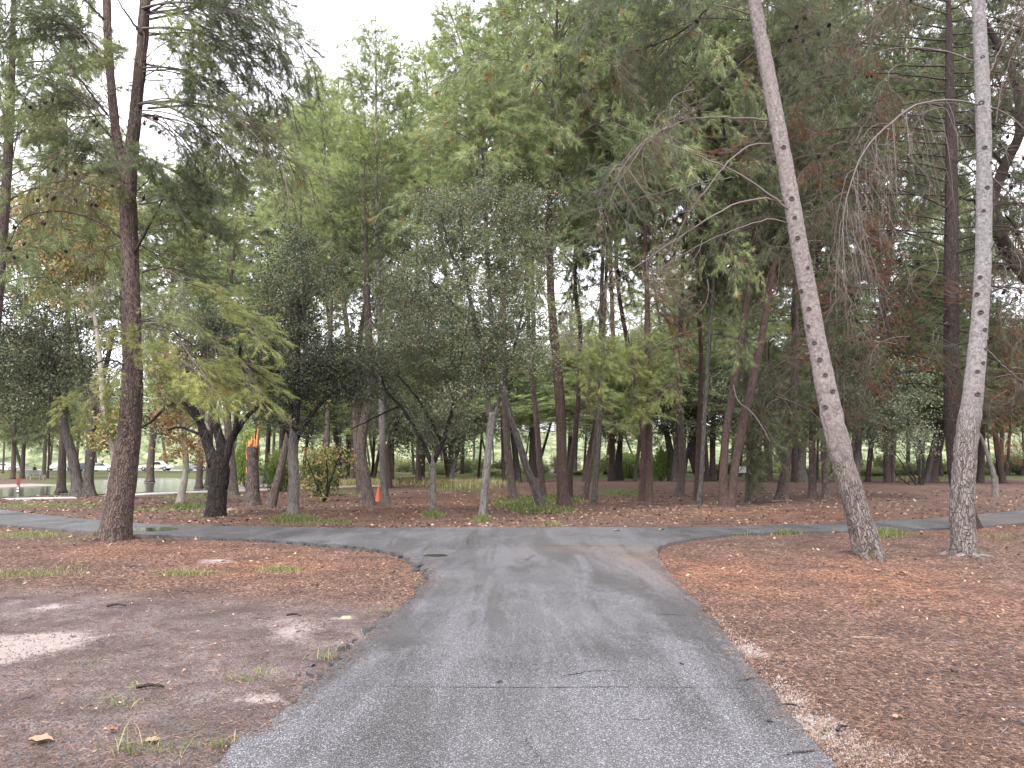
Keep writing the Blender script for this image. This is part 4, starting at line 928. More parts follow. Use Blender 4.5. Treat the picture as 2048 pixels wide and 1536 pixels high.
# ================================================================== PINES ACROSS THE ROAD
# label, trunk path, crown form, crown (x top, y top, y bottom, width px), colour, bark
L_, M_, D_, Yw = (1.28, 1.30, 1.08), (1.06, 1.08, .94), (.50, .52, .48), (1.12, 1.12, .74)  # D_ darkens crowns; on the right it also holds the canopy shade
PINES = [
 ("light trunked pine right behind the orange cone, its crown pointing into open sky", [(771, 1008, 17), (766, 940, 15), (764, 860, 14), (762, 780, 13), (760, 650, 12), (752, 450, 9)], 0, (748, 20, 560, 250), L_, BARK_PALE),
 ("thick bending pine trunk just left of the orange cone", [(738, 1013, 26), (732, 960, 22), (724, 910, 21), (726, 860, 22), (736, 810, 21), (740, 720, 18), (735, 600, 15)], 4, (730, 330, 720, 200), D_, BARK_PINE),
 ("darker trunk partly hidden behind the thick bending pine", [(724, 990, 20), (716, 930, 18), (712, 870, 16), (705, 760, 14)], 0, (622, 110, 640, 230), L_, BARK_PINE),
 ("slim pine trunk rising behind the fork of the wet dark oak", [(467, 990, 20), (463, 930, 18), (456, 870, 17), (450, 780, 15), (450, 650, 11)], 5, (470, 420, 740, 240), L_, BARK_PINE),
 ("thin dark trunk leaning right beside the snapped trunk", [(541, 1013, 20), (556, 960, 17), (570, 900, 15), (585, 830, 13), (610, 700, 10)], 5, (600, 360, 660, 170), L_, BARK_PINE),
 ("straight brown pine leaning slightly left, between the airy centre oak and the green weeds", [(1028, 1003, 19), (1020, 940, 17), (1013, 870, 16), (1009, 800, 15), (1007, 680, 14), (1005, 500, 11), (1000, 300, 8)], 1, (880, -70, 480, 300), L_, BARK_PINE),
 ("strongly slanting trunk growing out of the bright green weeds", [(1084, 1017, 20), (1068, 970, 17), (1050, 925, 16), (1036, 880, 15), (1024, 845, 14), (1005, 760, 12), (980, 600, 10)], 3, (960, 180, 640, 270), M_, BARK_OAK),
 ("smooth slender pine behind the slanting trunk, curving up to the left", [(1087, 994, 15), (1080, 930, 14), (1076, 880, 13), (1070, 810, 12), (1062, 740, 11), (1055, 600, 9)], 1, (1040, -120, 450, 260), L_, BARK_PINE),
 ("stout reddish pine in the middle with ringed bark, right of the bright green weeds", [(1129, 1016, 30), (1125, 975, 26), (1123, 920, 24), (1122, 850, 23), (1118, 780, 22), (1112, 720, 21), (1106, 660, 20), (1100, 560, 17), (1098, 400, 13)], 2, (1120, -150, 520, 330), M_, BARK_RED),
 ("thin dark pine leaning right just behind the stout reddish one", [(1139, 998, 13), (1142, 930, 12), (1150, 870, 12), (1157, 790, 11), (1160, 660, 10), (1150, 560, 9)], 4, (1160, 60, 560, 210), D_, BARK_RED),
 ("knobbly grey pine, front one of the pair leaning right beyond the green weeds", [(1187, 1010, 13), (1193, 950, 12), (1198, 880, 12), (1201, 800, 11), (1202, 720, 11), (1206, 560, 9)], 3, (1230, -60, 480, 250), M_, BARK_OAK),
 ("rear trunk of the pair leaning right beyond the green weeds", [(1169, 999, 13), (1180, 940, 12), (1188, 900, 11), (1194, 850, 10), (1204, 740, 9)], 1, (1240, 20, 560, 200), L_, BARK_PINE),
 ("brown pine with a forked top, front one of the close pair right of centre", [(1298, 1013, 17), (1297, 930, 16), (1296, 850, 15), (1294, 780, 15), (1291, 690, 15), (1289, 600, 12), (1283, 420, 9)], 2, (1310, -120, 500, 300), M_, BARK_RED),
 ("reddish pine bowing to the left, rear one of the close pair right of centre", [(1284, 1001, 15), (1286, 940, 14), (1287, 880, 13), (1276, 790, 12), (1265, 730, 12), (1254, 680, 11), (1235, 560, 9)], 5, (1220, 150, 600, 220), M_, BARK_RED),
 ("straight pine with a flared foot between the close pair and the twin slim stems", [(1359, 994, 20), (1365, 940, 15), (1363, 880, 14), (1359, 810, 13), (1361, 700, 13), (1365, 560, 10)], 3, (1390, -60, 540, 260), M_, BARK_PINE),
 ("darker left stem of the two slim pines standing almost together", [(1392, 1000, 11), (1395, 920, 11), (1397, 850, 11), (1400, 720, 10), (1392, 560, 8)], 4, (1400, 100, 560, 200), M_, BARK_RED),
 ("greyer right stem of the two slim pines standing almost together", [(1398, 1013, 12), (1403, 920, 10), (1405, 850, 10), (1411, 700, 9), (1418, 560, 7)], 4, (1440, 60, 600, 220), L_, BARK_OAK),
 ("grey trunk just right of the twin stemmed reddish pine", [(1496, 1006, 13), (1499, 940, 12), (1500, 880, 11), (1497, 770, 11), (1495, 600, 10)], 1, (1500, -60, 560, 220), M_, BARK_OAK),
 ("thick pine slanting right with hanging grey needles and a bleached branch at its foot", [(1562, 1005, 28), (1571, 950, 22), (1578, 890, 20), (1587, 840, 19), (1596, 720, 17), (1600, 560, 13)], 3, (1620, -40, 560, 300), D_, BARK_PINE),
 ("straight pine standing left of the leaning pale trunk", [(1625, 999, 18), (1626, 930, 16), (1627, 870, 15), (1632, 760, 13), (1640, 600, 10)], 2, (1660, -20, 560, 280), D_, BARK_PINE),
 ("pine trunk close beside the leaning pale trunk, left of it", [(1653, 1000, 16), (1651, 930, 14), (1650, 860, 13), (1660, 720, 11)], 5, (1700, 40, 560, 240), D_, BARK_PINE),
 ("slanting reddish trunk seen right of the leaning pale trunk, under brown needles", [(1695, 985, 16), (1708, 880, 14), (1722, 780, 13), (1740, 680, 11), (1765, 560, 9)], 3, (1800, -40, 520, 300), D_, BARK_RED),
 ("pale grey sapling with a whitish foot at the far right", [(1991, 996, 13), (1990, 960, 12), (1984, 930, 10), (1968, 880, 8), (1955, 840, 6)], 5, (1990, 600, 800, 160), D_, BARK_GREY),
 ("slim leaning pine right of the snapped trunk, far back near the pale path", [(682, 966, 14), (678, 920, 12), (670, 860, 11), (662, 700, 9)], 0, (606, 180, 640, 200), L_, BARK_PINE),
 ("tall pine at the left edge, its upper trunk standing beside the dark leaves there", [(-70, 1035, 34), (-45, 900, 28), (-20, 700, 26), (0, 450, 22), (12, 200, 17), (14, 60, 12)], 2, (18, -260, 640, 330), M_, BARK_PINE),
 ("pine rising behind the twin trunked oak by the pond", [(122, 982, 18), (124, 900, 16), (128, 760, 14), (130, 560, 10)], 2, (120, 170, 640, 230), M_, BARK_PINE),
 ("pine hidden behind the brown pine trunk, filling the gap around its fork", [(252, 976, 16), (254, 900, 14), (250, 760, 13), (240, 600, 10)], 3, (215, 270, 720, 220), L_, BARK_PINE),
 ("far pine with a full top behind the rusty leaved whitish sycamore", [(398, 974, 14), (400, 900, 13), (402, 760, 11)], 4, (395, 330, 720, 200), M_, BARK_PINE),
 ("pine standing far behind the cone, its pale top under the open sky", [(650, 972, 14), (652, 900, 13), (655, 760, 11)], 2, (668, 120, 640, 240), L_, BARK_PINE),
 ("far pine behind the small V shaped oak", [(836, 970, 14), (838, 900, 13), (842, 760, 11)], 3, (830, 260, 700, 220), M_, BARK_PINE),
 ("pale green far pine seen just right of the left pine's trunk", [(300, 962, 16), (305, 880, 14), (320, 760, 12), (340, 600, 9)], 2, (350, 330, 700, 250), L_, BARK_PINE),
 ("yellowish far pine between the left pine and the dense dark oak", [(418, 968, 15), (420, 900, 13), (425, 780, 11), (430, 640, 9)], 3, (450, 300, 690, 240), L_, BARK_PINE),
 ("light green far pine above the dense dark oak", [(560, 968, 15), (562, 900, 13), (566, 780, 12), (575, 600, 10)], 2, (570, 190, 640, 250), L_, BARK_PINE),
 ("far pine filling the gap between the dense dark oak and the airy oak", [(706, 968, 15), (708, 900, 13), (720, 700, 11)], 3, (790, 280, 690, 240), M_, BARK_PINE),
 ("tall far pine behind the airy oak's crown", [(900, 966, 15), (902, 900, 13), (905, 700, 11)], 1, (845, 80, 560, 250), L_, BARK_PINE),
 ("tall far pine behind the stout reddish one", [(1062, 968, 15), (1064, 900, 13), (1068, 700, 11)], 3, (1050, 30, 620, 300), L_, BARK_PINE),
 ("far pine left of the close pair with light showing through it", [(1222, 966, 15), (1224, 900, 13), (1226, 700, 11)], 2, (1200, -30, 560, 260), L_, BARK_PINE),
 ("far pine left of the twin stemmed reddish pine", [(1425, 968, 15), (1426, 900, 13), (1428, 700, 11)], 2, (1370, -30, 600, 270), L_, BARK_PINE),
 ("far pine behind the leaning pale trunk", [(1590, 968, 16), (1588, 900, 14), (1585, 700, 11)], 3, (1560, -60, 680, 320), M_, BARK_PINE),
 ("far pine right of the leaning pale trunk", [(1775, 968, 16), (1774, 900, 14), (1770, 700, 11)], 2, (1750, -40, 740, 320), M_, BARK_PINE),
 ("far pine behind the pale upright trunk", [(1960, 968, 16), (1962, 900, 14), (1960, 700, 11)], 3, (1940, -40, 740, 320), D_, BARK_PINE),
 ("pale slanting trunk beside the far path, left of the orange cone", [(694, 962, 11), (688, 920, 10), (680, 870, 9), (700, 700, 8), (690, 600, 7)], 0, (680, 260, 560, 140), L_, BARK_PALE),
]
CWID = 1.18
def crown_on(root, base, Yb, path, form, xt, yt, yb, wpx, col, dl=0.0, rz=0):
    pys = np.array([q[1] for q in path] + [yt])[::-1]; pxs = np.array([q[0] for q in path] + [xt])[::-1]
    xb = np.interp(yb, pys, pxs)
    P0, P1 = at(xb, yb, Yb), at(xt, yt, Yb); P0[1] += dl * P0[2]; P1[1] += dl * P1[2]
    d = P1 - P0; ln = np.linalg.norm(d)
    q = Vector((0, 0, 1)).rotation_difference(Vector(d / ln)) @ Quaternion((0, 0, 1), rz)
    s = msize(wpx * CWID, Yb) / 2 / CRW[form]
    o = obj("crown", CR[form], root); o.rotation_mode = 'QUATERNION'
    o.location = tuple(P0 - base); o.rotation_quaternion = q; o.scale = (s, s, ln / 10.4); o.color = (*col, 1)
    return o
for i, (lab, path, form, (xt, yt, yb, wpx), col, bark) in enumerate(PINES):
    b0 = gnd(path[0][0], path[0][1]); Yb = b0[1]
    b0[2] = gz1(b0[0], b0[1])
    root = thing("pine_tree", lab, "tree", b0)
    dl = rng.normal(0, .04)
    xl, yl, wl = path[-1]
    full = list(path) + [(xl + (xt - xl) * .5, yl + (yt - yl) * .5, max(3, wl * .55)), (xt, yt, 2)]
    full = [(a_, b_, c_ * .88) for a_, b_, c_ in full]
    make_trunk(full, Yb, root, b0, bark, 14, 0.18, 0.012, dl, seed=i, flare=.55)
    crown_on(root, b0, Yb, path, form, xt, yt, yb, wpx, np.array(col) * rng.uniform(.9, 1.1), dl, rng.uniform(0, 6))
    # a few bare stubs and low sprays
    for q in range(5):
        py = rng.uniform(yb - 40, min(yb + 260, 860)); pys = [c[1] for c in path][::-1]; pxs = [c[0] for c in path][::-1]
        x0 = np.interp(py, pys, pxs); sgn = rng.choice((-1, 1))
        S_ = at(x0, py, Yb); S_[1] += dl * S_[2]; E_ = S_ + np.array((sgn * rng.uniform(.5, 1.6), rng.normal(0, .8), rng.uniform(-.3, .6)))
        limb([S_, (S_ + E_) / 2 + (0, 0, .12), E_], [.022, .014, .005], root, b0, LIMB_DARK, 5, "limb", 8, .01, q)
# low hanging bright sprays in the middle distance
HANG = [((1130, 690), (1190, 720), Yw, 8), ((1200, 650), (1180, 740), Yw, 8), ((1250, 640), (1230, 700), Yw, 8), ((1330, 640), (1310, 720), Yw, 12), ((1390, 700), (1330, 760), Yw, 12), ((1360, 780), (1310, 810), Yw, 12), ((1440, 640), (1420, 700), M_, 16), ((1560, 800), (1575, 900), D_, 18), ((1600, 760), (1540, 890), D_, 18), ((1580, 700), (1520, 800), D_, 18), ((1640, 640), (1620, 820), D_, 19), ((1530, 500), (1470, 600), D_, 17), ((1520, 480), (1560, 560), D_, 17), ((1540, 460), (1440, 500), D_, 17)]
trees_by_i = [o for o in bpy.data.objects if o.name.startswith("pine_tree") and o.parent is None]
midt = trees_by_i[5:]
for i, (s_, e_, col, ti) in enumerate(HANG):
    r_ = midt[min(ti, len(midt) - 1)]; b0 = np.array(r_.location); Yb = b0[1]
    for q in range(4):
        S_ = at(s_[0] + rng.normal(0, 15), s_[1] + rng.normal(0, 12), Yb - .5); E_ = at(e_[0] + rng.normal(0, 40), e_[1] + rng.normal(0, 25), Yb - 1.2 + rng.normal(0, .6))
        put_bough(HBm if q else HDm, i + q, S_, E_, r_, b0, rng.normal(0, .6), tuple(np.array(col) * rng.uniform(.9, 1.15)))

# twin stemmed reddish pine
b0 = gnd(1453, 1015); Yb = b0[1]
root = thing("pine_tree", "reddish pine whose two stems part at the ground and both lean right", "tree", b0)
make_trunk([(1449, 1016, 24), (1447, 980, 18), (1447, 937, 16), (1453, 859, 15), (1466, 780, 15), (1481, 671, 14), (1500, 560, 12), (1512, 430, 9), (1520, 250, 4)], Yb, root, b0, BARK_RED, 16, .15, .012, 0, "stem", .3, 3)
make_trunk([(1458, 1014, 22), (1463, 985, 18), (1472, 921, 17), (1487, 843, 17), (1509, 749, 16), (1528, 656, 14), (1543, 560, 12), (1565, 440, 9), (1590, 280, 4)], Yb + .05, root, b0, BARK_RED, 16, .15, .012, 0.01, "stem", .3, 5)
crown_on(root, b0, Yb, [(1453, 1015, 1), (1500, 560, 1)], 2, 1510, -80, 560, 230, D_, 0, 1); crown_on(root, b0, Yb, [(1460, 1015, 1), (1543, 560, 1)], 3, 1600, -20, 560, 240, D_, .01, 2)
limb([at(1466, 770, Yb - .15), at(1475, 800, Yb - .4), at(1500, 822, Yb - .5), at(1525, 855, Yb - .5), at(1542, 890, Yb - .55)], [.02, .03, .028, .012], root, b0, TWIG_PALE, 7, "broken_limb", 16, .01)
for k in range(4): limb([at(1452 + k * 3, 1012, Yb - .1), at(1448 + (k - 1.5) * 22, 1017, Yb - .35), at(1450 + (k - 1.5) * 44, 1020, Yb - .5)], [.06, .04, .012], root, b0, BARK_RED, 7, "root", 10)

# ================================================================== BROADLEAF TREES
def leaves(g, pos, rng, L, wd, tint, mat=0, droop=.2):
    n = len(pos); d = unit(rng.normal(size=(n, 3)) - np.array((0, 0, droop))); s_ = perp(d, rng) * wd * .5
    ln = L * rng.uniform(.5, 1.5, (n, 1))
    nrm = np.cross(d, s_ / (wd * .5)) * wd * .12
    v = np.stack([pos, pos + d * ln * .5 + s_ + nrm, pos + d * ln, pos + d * ln * .5 - s_ + nrm], 1).reshape(-1, 3)
    g.add(v, np.arange(n * 4).reshape(-1, 4), mat, np.repeat(np.clip(tint, 0, 1), 4))
def leafy(root, base, blobs, Yb, seed, nleaf, ncl, L, wd, mats, wood_pts, tmu=.45, tsd=.2, rad=.28, orange=.03, depth=1.0, twr=.010):
    """blobs: (px, py, rx px, ry px, weight) crown lobes; wood_pts: limb points that the twigs start from"""
    rng = np.random.default_rng(seed); g = G()
    wts = np.array([b[4] * b[2] * b[3] for b in blobs], float); wts /= wts.sum()
    C = []
    for bi, k in enumerate(rng.multinomial(ncl, wts)):
        px, py, rx, ry, _ = blobs[bi]; c = at(px, py, Yb); rX = msize(rx, Yb); rZ = msize(ry, Yb)
        u = unit(rng.normal(size=(k, 3))) * rng.random((k, 1)) ** .45
        C.append(c + u * np.array((rX, rX * depth, rZ)))
    C = np.concatenate(C); WP = np.asarray(wood_pts)
    order = np.argsort(np.linalg.norm(C[:, None] - WP[None], axis=2).min(1))
    nodes = [WP]
    allp = WP.copy()
    for ci in order:
        c = C[ci]; dd = np.linalg.norm(allp - c, axis=1); p0 = allp[np.argmin(dd)]
        ln = dd.min(); n_ = max(4, int(ln / .2)); tt = np.linspace(0, 1, n_)[:, None]
        q = p0 + (c - p0) * tt + np.array((0, 0, .12 * ln)) * np.sin(tt * math.pi) + np.cumsum(rng.normal(0, .02, (n_, 3)), 0) * tt
        r0 = twr * (.5 + .8 * min(ln, 2))
        g.add(*tube(q, np.linspace(r0, r0 * .3, n_), 4)[:2], mat=1)
        allp = np.vstack([allp, q[1::2]])
    per = nleaf // len(C)
    tw = np.repeat(C, per, 0) + rng.normal(0, 1, (per * len(C), 3)) * np.array((1, 1, .7)) * np.repeat(rad * rng.uniform(.45, 1.15, len(C)), per)[:, None]
    tint = tmu + tsd * rng.normal(size=len(tw)) * .5 + .62 * (np.repeat(vn(C * 1.3 + seed), per) - .5)
    tint = np.clip(tint, 0, .9)
    om = rng.random(len(tw)) < orange; tint[om] = rng.uniform(.95, 1, om.sum())
    leaves(g, tw, rng, L, wd, tint)
    part("crown", g, mats, root, base)
OM = [OAKLEAF, TWIG]
def limbset(root, base, Yb, specs, mat, k=10, name="limb", dys=None):
    out = []
    for i, pts in enumerate(specs):
        n = len(pts); dy = (dys[i] if dys else rng.uniform(-.8, .8))
        P = [at(px, py, Yb + dy * j_ / max(1, n - 1)) for j_, (px, py, wd) in enumerate(pts)]
        Q = limb(P, [msize(wd, Yb) / 2 for *_, wd in pts], root, base, mat, k, name, 26, .008, i + 60)
        out.append(Q[8:])
    return np.vstack(out)

# wet dark oak with the wide V
b0 = gnd(433, 1036); Yb = b0[1]
root = thing("oak_tree", "black wet oak trunk dividing into a wide V, just across the road on the left", "tree", b0)
make_trunk([(431, 1036, 40), (434, 1000, 36), (438, 960, 38), (440, 930, 36), (438, 900, 22)], Yb, root, b0, BARK_WET, 24, .06, .025, 0, seed=21, flare=.25)
wp = limbset(root, b0, Yb, [[(428, 930, 24), (415, 890, 20), (402, 850, 17), (385, 815, 13), (365, 808, 8)], [(446, 930, 22), (462, 880, 16), (485, 845, 14), (502, 825, 10), (520, 810, 6)], [(438, 930, 26), (445, 900, 18), (432, 850, 14), (420, 760, 10), (410, 660, 7)], [(396, 840, 10), (350, 805, 8), (300, 845, 6), (275, 860, 4)], [(405, 870, 7), (360, 855, 5), (335, 860, 4)], [(470, 870, 10), (478, 760, 8), (480, 680, 5)]], BARK_WET)
leafy(root, b0, [(430, 680, 95, 90, 1), (390, 760, 90, 40, .8), (490, 760, 70, 50, .8), (330, 800, 60, 30, .4), (300, 850, 40, 30, .25)], Yb, 22, 17000, 110, .075, .045, OM, wp, .25, .2, .28)

# dense dark oak
b0 = gnd(586, 1037); Yb = b0[1]
root = thing("oak_tree", "small oak with straight grey trunk and dense dark crown on the roadside grass strip", "tree", b0)
make_trunk([(586, 1037, 26), (587, 1000, 22), (588, 960, 21), (586, 910, 20), (588, 870, 22), (590, 840, 16)], Yb, root, b0, BARK_GREY, 22, .07, .012, 0, seed=23, flare=.35)
wp = limbset(root, b0, Yb, [[(586, 880, 16), (570, 850, 12), (545, 830, 9), (525, 815, 5)], [(590, 870, 15), (592, 820, 12), (595, 720, 9), (600, 600, 6)], [(592, 880, 12), (615, 840, 9), (650, 800, 6), (690, 770, 4)], [(590, 840, 10), (560, 760, 8), (540, 660, 5)]], BARK_WET)
leafy(root, b0, [(600, 580, 85, 95, 1), (590, 720, 110, 90, 1.25), (650, 790, 90, 60, 1), (545, 800, 55, 55, .9), (690, 730, 70, 70, .8), (600, 850, 60, 30, .5), (580, 500, 60, 50, .6)], Yb, 24, 34000, 190, .075, .045, OM, wp, .30, .24, .26)

# small V oak
b0 = gnd(866, 1031); Yb = b0[1]
root = thing("oak_tree", "slim young oak whose short grey stem opens into a V of thin dark limbs", "tree", b0)
make_trunk([(866, 1031, 13), (866, 990, 12), (866, 950, 12), (866, 922, 13), (870, 905, 9)], Yb, root, b0, BARK_GREY, 16, .07, .006, 0, seed=25, flare=.25)
wp = limbset(root, b0, Yb, [[(864, 928, 10), (845, 885, 8), (820, 840, 7), (800, 810, 6), (775, 785, 5), (762, 750, 4)], [(868, 925, 10), (880, 895, 9), (890, 870, 7), (902, 830, 6), (912, 780, 5), (925, 700, 4)], [(884, 884, 7), (868, 855, 6), (850, 820, 5), (830, 790, 4), (790, 745, 3)], [(800, 812, 4), (760, 830, 3), (700, 860, 2)]], BARK_WET)
leafy(root, b0, [(780, 740, 75, 60, 1), (850, 700, 90, 70, 1), (900, 790, 60, 60, .7), (730, 800, 60, 50, .5), (820, 640, 80, 60, .8), (860, 840, 60, 40, .4)], Yb, 26, 24000, 160, .065, .036, OM, wp, .48, .28, .27, .05)

# tall airy oak
b0 = gnd(965, 1042); Yb = b0[1]
root = thing("oak_tree", "taller grey stemmed oak in the centre with airy olive crown beside the road", "tree", b0)
make_trunk([(965, 1042, 18), (968, 1000, 15), (972, 950, 16), (977, 900, 14), (982, 850, 15), (984, 825, 13)], Yb, root, b0, BARK_GREY, 18, .07, .010, 0, seed=27, flare=.2)
wp = limbset(root, b0, Yb, [[(982, 850, 13), (975, 790, 12), (970, 740, 11), (960, 690, 10), (945, 620, 9), (930, 540, 7), (922, 440, 5), (915, 370, 3)], [(984, 850, 10), (1000, 790, 8), (1015, 740, 7), (1030, 690, 6), (1045, 620, 5), (1052, 540, 4)], [(968, 730, 7), (990, 680, 6), (1010, 640, 4)], [(950, 650, 6), (910, 610, 5), (860, 560, 4)], [(935, 560, 5), (900, 500, 4), (880, 420, 3)], [(1035, 670, 4), (1070, 600, 3), (1090, 500, 2)]], BARK_OAK)
leafy(root, b0, [(920, 470, 110, 110, 1), (860, 600, 100, 90, 1), (960, 620, 110, 100, 1.1), (1050, 520, 80, 110, .8), (1040, 700, 80, 90, .9), (930, 760, 90, 70, .7), (1000, 400, 90, 60, .7), (800, 560, 60, 60, .5), (1090, 410, 60, 40, .5)], Yb, 28, 46000, 300, .068, .038, OM, wp, .56, .3, .27, .04)

# snapped trunk with raw splinters
b0 = gnd(505, 1012); Yb = b0[1]
root = thing("broken_trunk", "snapped off tree trunk with a raw orange splintered top, behind the wet dark oak", "tree trunk", b0)
make_trunk([(505, 1012, 30), (505, 980, 26), (504, 940, 25), (504, 905, 24), (504, 893, 22)], Yb, root, b0, BARK_PINE, 26, .05, .03, 0, seed=29, flare=.35)
for k, (px, w_, h0, h1) in enumerate([(495, 7, 950, 882), (499, 8, 900, 878), (504, 7, 905, 875), (509, 6, 900, 868), (513, 5, 896, 855), (502, 6, 890, 872), (515, 3, 880, 842)]):
    a_, b_ = at(px, h0, Yb - .14 + .04 * (k % 4)), at(px + (1.5 if k > 3 else -1), h1, Yb - .12 + .04 * (k % 4))
    limb([a_, (a_ + b_) / 2 + (.01, 0, 0), b_], [msize(w_, Yb) / 2, msize(w_, Yb) / 2.2, .004], root, b0, WOOD_RAW, 5, "splinter", 8, .008, k)
for px in (514, 511):
    limb([at(px, 880, Yb), at(px + 1, 850, Yb + .05), at(px - 6, 830, Yb + .1), at(px + 2, 800, Yb + .2)], [.03, .02, .012, .006], root, b0, LIMB_DARK, 6, "limb", 12)

# whitish sycamore and its autumn leaves
b0 = gnd(361, 1009); Yb = b0[1]
root = thing("sycamore_tree", "thin whitish sycamore trunk on a small grass mound by the water, with rusty leaves", "tree", b0)
make_trunk([(360, 1009, 17), (364, 985, 14), (370, 955, 12), (372, 920, 11), (369, 880, 10), (366, 800, 8), (372, 700, 6)], Yb, root, b0, BARK_WHITE, 14, .1, .006, 0, seed=31)
wp = limbset(root, b0, Yb, [[(371, 890, 5), (340, 870, 4), (330, 840, 3)], [(370, 860, 5), (400, 840, 4), (420, 860, 3)], [(368, 800, 5), (350, 740, 3), (330, 700, 2)]], BARK_WHITE)
leafy(root, b0, [(345, 880, 35, 40, .5), (350, 820, 60, 40, .5), (395, 900, 25, 40, .4), (360, 740, 60, 60, .5)], Yb, 32, 2600, 70, .16, .12, [AUTUMN, TWIG], wp, .6, .35, .3, .0)
b0 = gnd(219, 1000); Yb = b0[1]
root = thing("sycamore_tree", "mottled sycamore behind the left pine trunk with a thin crown of orange and yellow leaves", "tree", b0)
make_trunk([(219, 1000, 16), (224, 960, 14), (229, 925, 13), (222, 880, 12), (214, 850, 11), (205, 800, 10), (200, 720, 9), (185, 600, 7), (165, 480, 4)], Yb, root, b0, BARK_WHITE, 14, .1, .006, .0, seed=33)
wp = limbset(root, b0, Yb, [[(205, 800, 5), (240, 740, 4), (300, 700, 3)], [(190, 640, 6), (120, 540, 4), (80, 460, 2)], [(180, 580, 5), (200, 480, 4), (215, 400, 2)]], BARK_WHITE)
leafy(root, b0, [(140, 420, 110, 70, 1), (110, 520, 100, 60, 1), (190, 470, 60, 80, .8), (90, 460, 90, 60, .6), (150, 600, 80, 40, .5), (220, 850, 30, 60, .3)], Yb, 34, 15000, 200, .15, .11, [AUTUMN, TWIG], wp, .50, .42, .34, 0)

# oak pair by the pond (one thing, trunks joined at the foot)
b0 = gnd(166, 991); Yb = b0[1]
root = thing("oak_tree", "twin trunked dark oak joined at its foot at the pond's edge", "tree", b0)
make_trunk([(158, 992, 30), (153, 960, 21), (147, 925, 19), (136, 880, 17), (122, 830, 15), (105, 760, 11), (85, 660, 7)], Yb, root, b0, BARK_OAK, 16, .12, .02, 0, "stem", .45, 35)
make_trunk([(176, 992, 28), (177, 960, 18), (180, 920, 18), (183, 875, 17), (190, 820, 14), (210, 740, 10), (230, 650, 6)], Yb + .1, root, b0, BARK_OAK, 16, .12, .02, 0, "stem", .5, 37)
wp = limbset(root, b0, Yb, [[(130, 850, 7), (90, 790, 5), (30, 740, 3)], [(186, 860, 6), (215, 800, 4), (250, 770, 3)], [(115, 800, 7), (60, 700, 5), (0, 640, 3)], [(190, 820, 6), (160, 700, 5), (150, 620, 3)]], BARK_OAK)
leafy(root, b0, [(60, 640, 130, 80, 1), (150, 660, 110, 90, 1), (20, 740, 110, 70, 1), (120, 760, 100, 60, .9), (-40, 600, 120, 100, .8), (210, 760, 60, 50, .4), (60, 830, 90, 40, .5), (-80, 760, 100, 100, .6)], Yb, 36, 34000, 330, .13, .08, OM, wp, .42, .28, .5)

# stump with a sawn face, far right
b0 = gnd(1862, 967); Yb = b0[1]
root = thing("oak_tree", "old far trunk with a round pale sawn face, left of the dark half hidden pine", "tree", b0)
make_trunk([(1862, 967, 30), (1864, 940, 24), (1868, 915, 22), (1878, 890, 16), (1890, 840, 11), (1895, 760, 6)], Yb, root, b0, BARK_PINE, 16, .15, .03, 0, seed=41)
c = at(1869, 911, Yb - .75)
limb([at(1868, 918, Yb), at(1869, 911, Yb - .7)], [.34, .3], root, b0, BARK_PINE, 14, "limb_stub", 4)
g = G(); a = np.linspace(0, 6.283, 18, endpoint=False); v = np.c_[c[0] + np.cos(a) * .31, np.full(18, c[1] + .03), c[2] + np.sin(a) * .36]; g.add(v, [np.arange(18)[None]])
part("sawn_face", g, WOOD_CUT, root, b0)
leafy(root, b0, [(1890, 780, 90, 70, 1), (1840, 820, 70, 50, .7)], Yb, 42, 7000, 80, .16, .1, OM, [at(1890, 840, Yb), at(1895, 760, Yb)], .4, .28, .6)

# far oaks and odd trunks
FAROAK = [
 ("dark far trunk bending to the left in a big curve, behind the two slim pines", [(1415, 970, 26), (1400, 950, 22), (1388, 920, 20), (1384, 890, 16), (1395, 830, 10)], [(1380, 830, 80, 60, 1), (1420, 780, 70, 60, 1)], BARK_WET),
 ("second dark far trunk leaning right to left behind the reddish twin stems", [(1526, 972, 18), (1516, 945, 14), (1509, 920, 13), (1505, 880, 10), (1510, 820, 7)], [(1500, 800, 80, 70, 1), (1540, 840, 50, 40, .6)], BARK_WET),
 ("thick far oak left of the bright green bush", [(1347, 968, 24), (1345, 940, 20), (1340, 900, 15), (1330, 850, 10)], [(1330, 810, 90, 60, 1), (1280, 780, 60, 60, .8)], BARK_OAK),
 ("far oak with a forked dark trunk behind the pair leaning right", [(1236, 962, 20), (1237, 930, 16), (1240, 890, 11), (1245, 840, 7)], [(1240, 820, 80, 60, 1), (1200, 860, 50, 40, .6)], BARK_WET),
 ("far knotted oak behind the thick slanting pine", [(1606, 972, 26), (1602, 940, 20), (1606, 900, 14), (1612, 850, 8)], [(1600, 820, 80, 60, 1)], BARK_OAK),
 ("small dark oak thicket tree right of the leaning pale trunk", [(1712, 1000, 20), (1712, 950, 16), (1716, 900, 13), (1722, 830, 8), (1730, 760, 5)], [(1730, 800, 100, 80, 1), (1780, 860, 80, 50, .9), (1700, 720, 70, 70, .8), (1810, 780, 70, 70, .8)], BARK_OAK),
 ("oak with dark bent stem behind the pine trunk next to the orange cone", [(776, 980, 16), (777, 940, 13), (776, 900, 12), (788, 870, 10), (798, 830, 8)], [(780, 820, 70, 50, 1), (830, 870, 60, 40, .7)], BARK_RED),
 ("grey sapling leaning right at the left side of the tall dry grass", [(900, 972, 10), (906, 940, 8), (914, 910, 7), (925, 860, 5)], [(920, 850, 60, 50, 1), (880, 880, 50, 40, .7)], BARK_GREY),
]
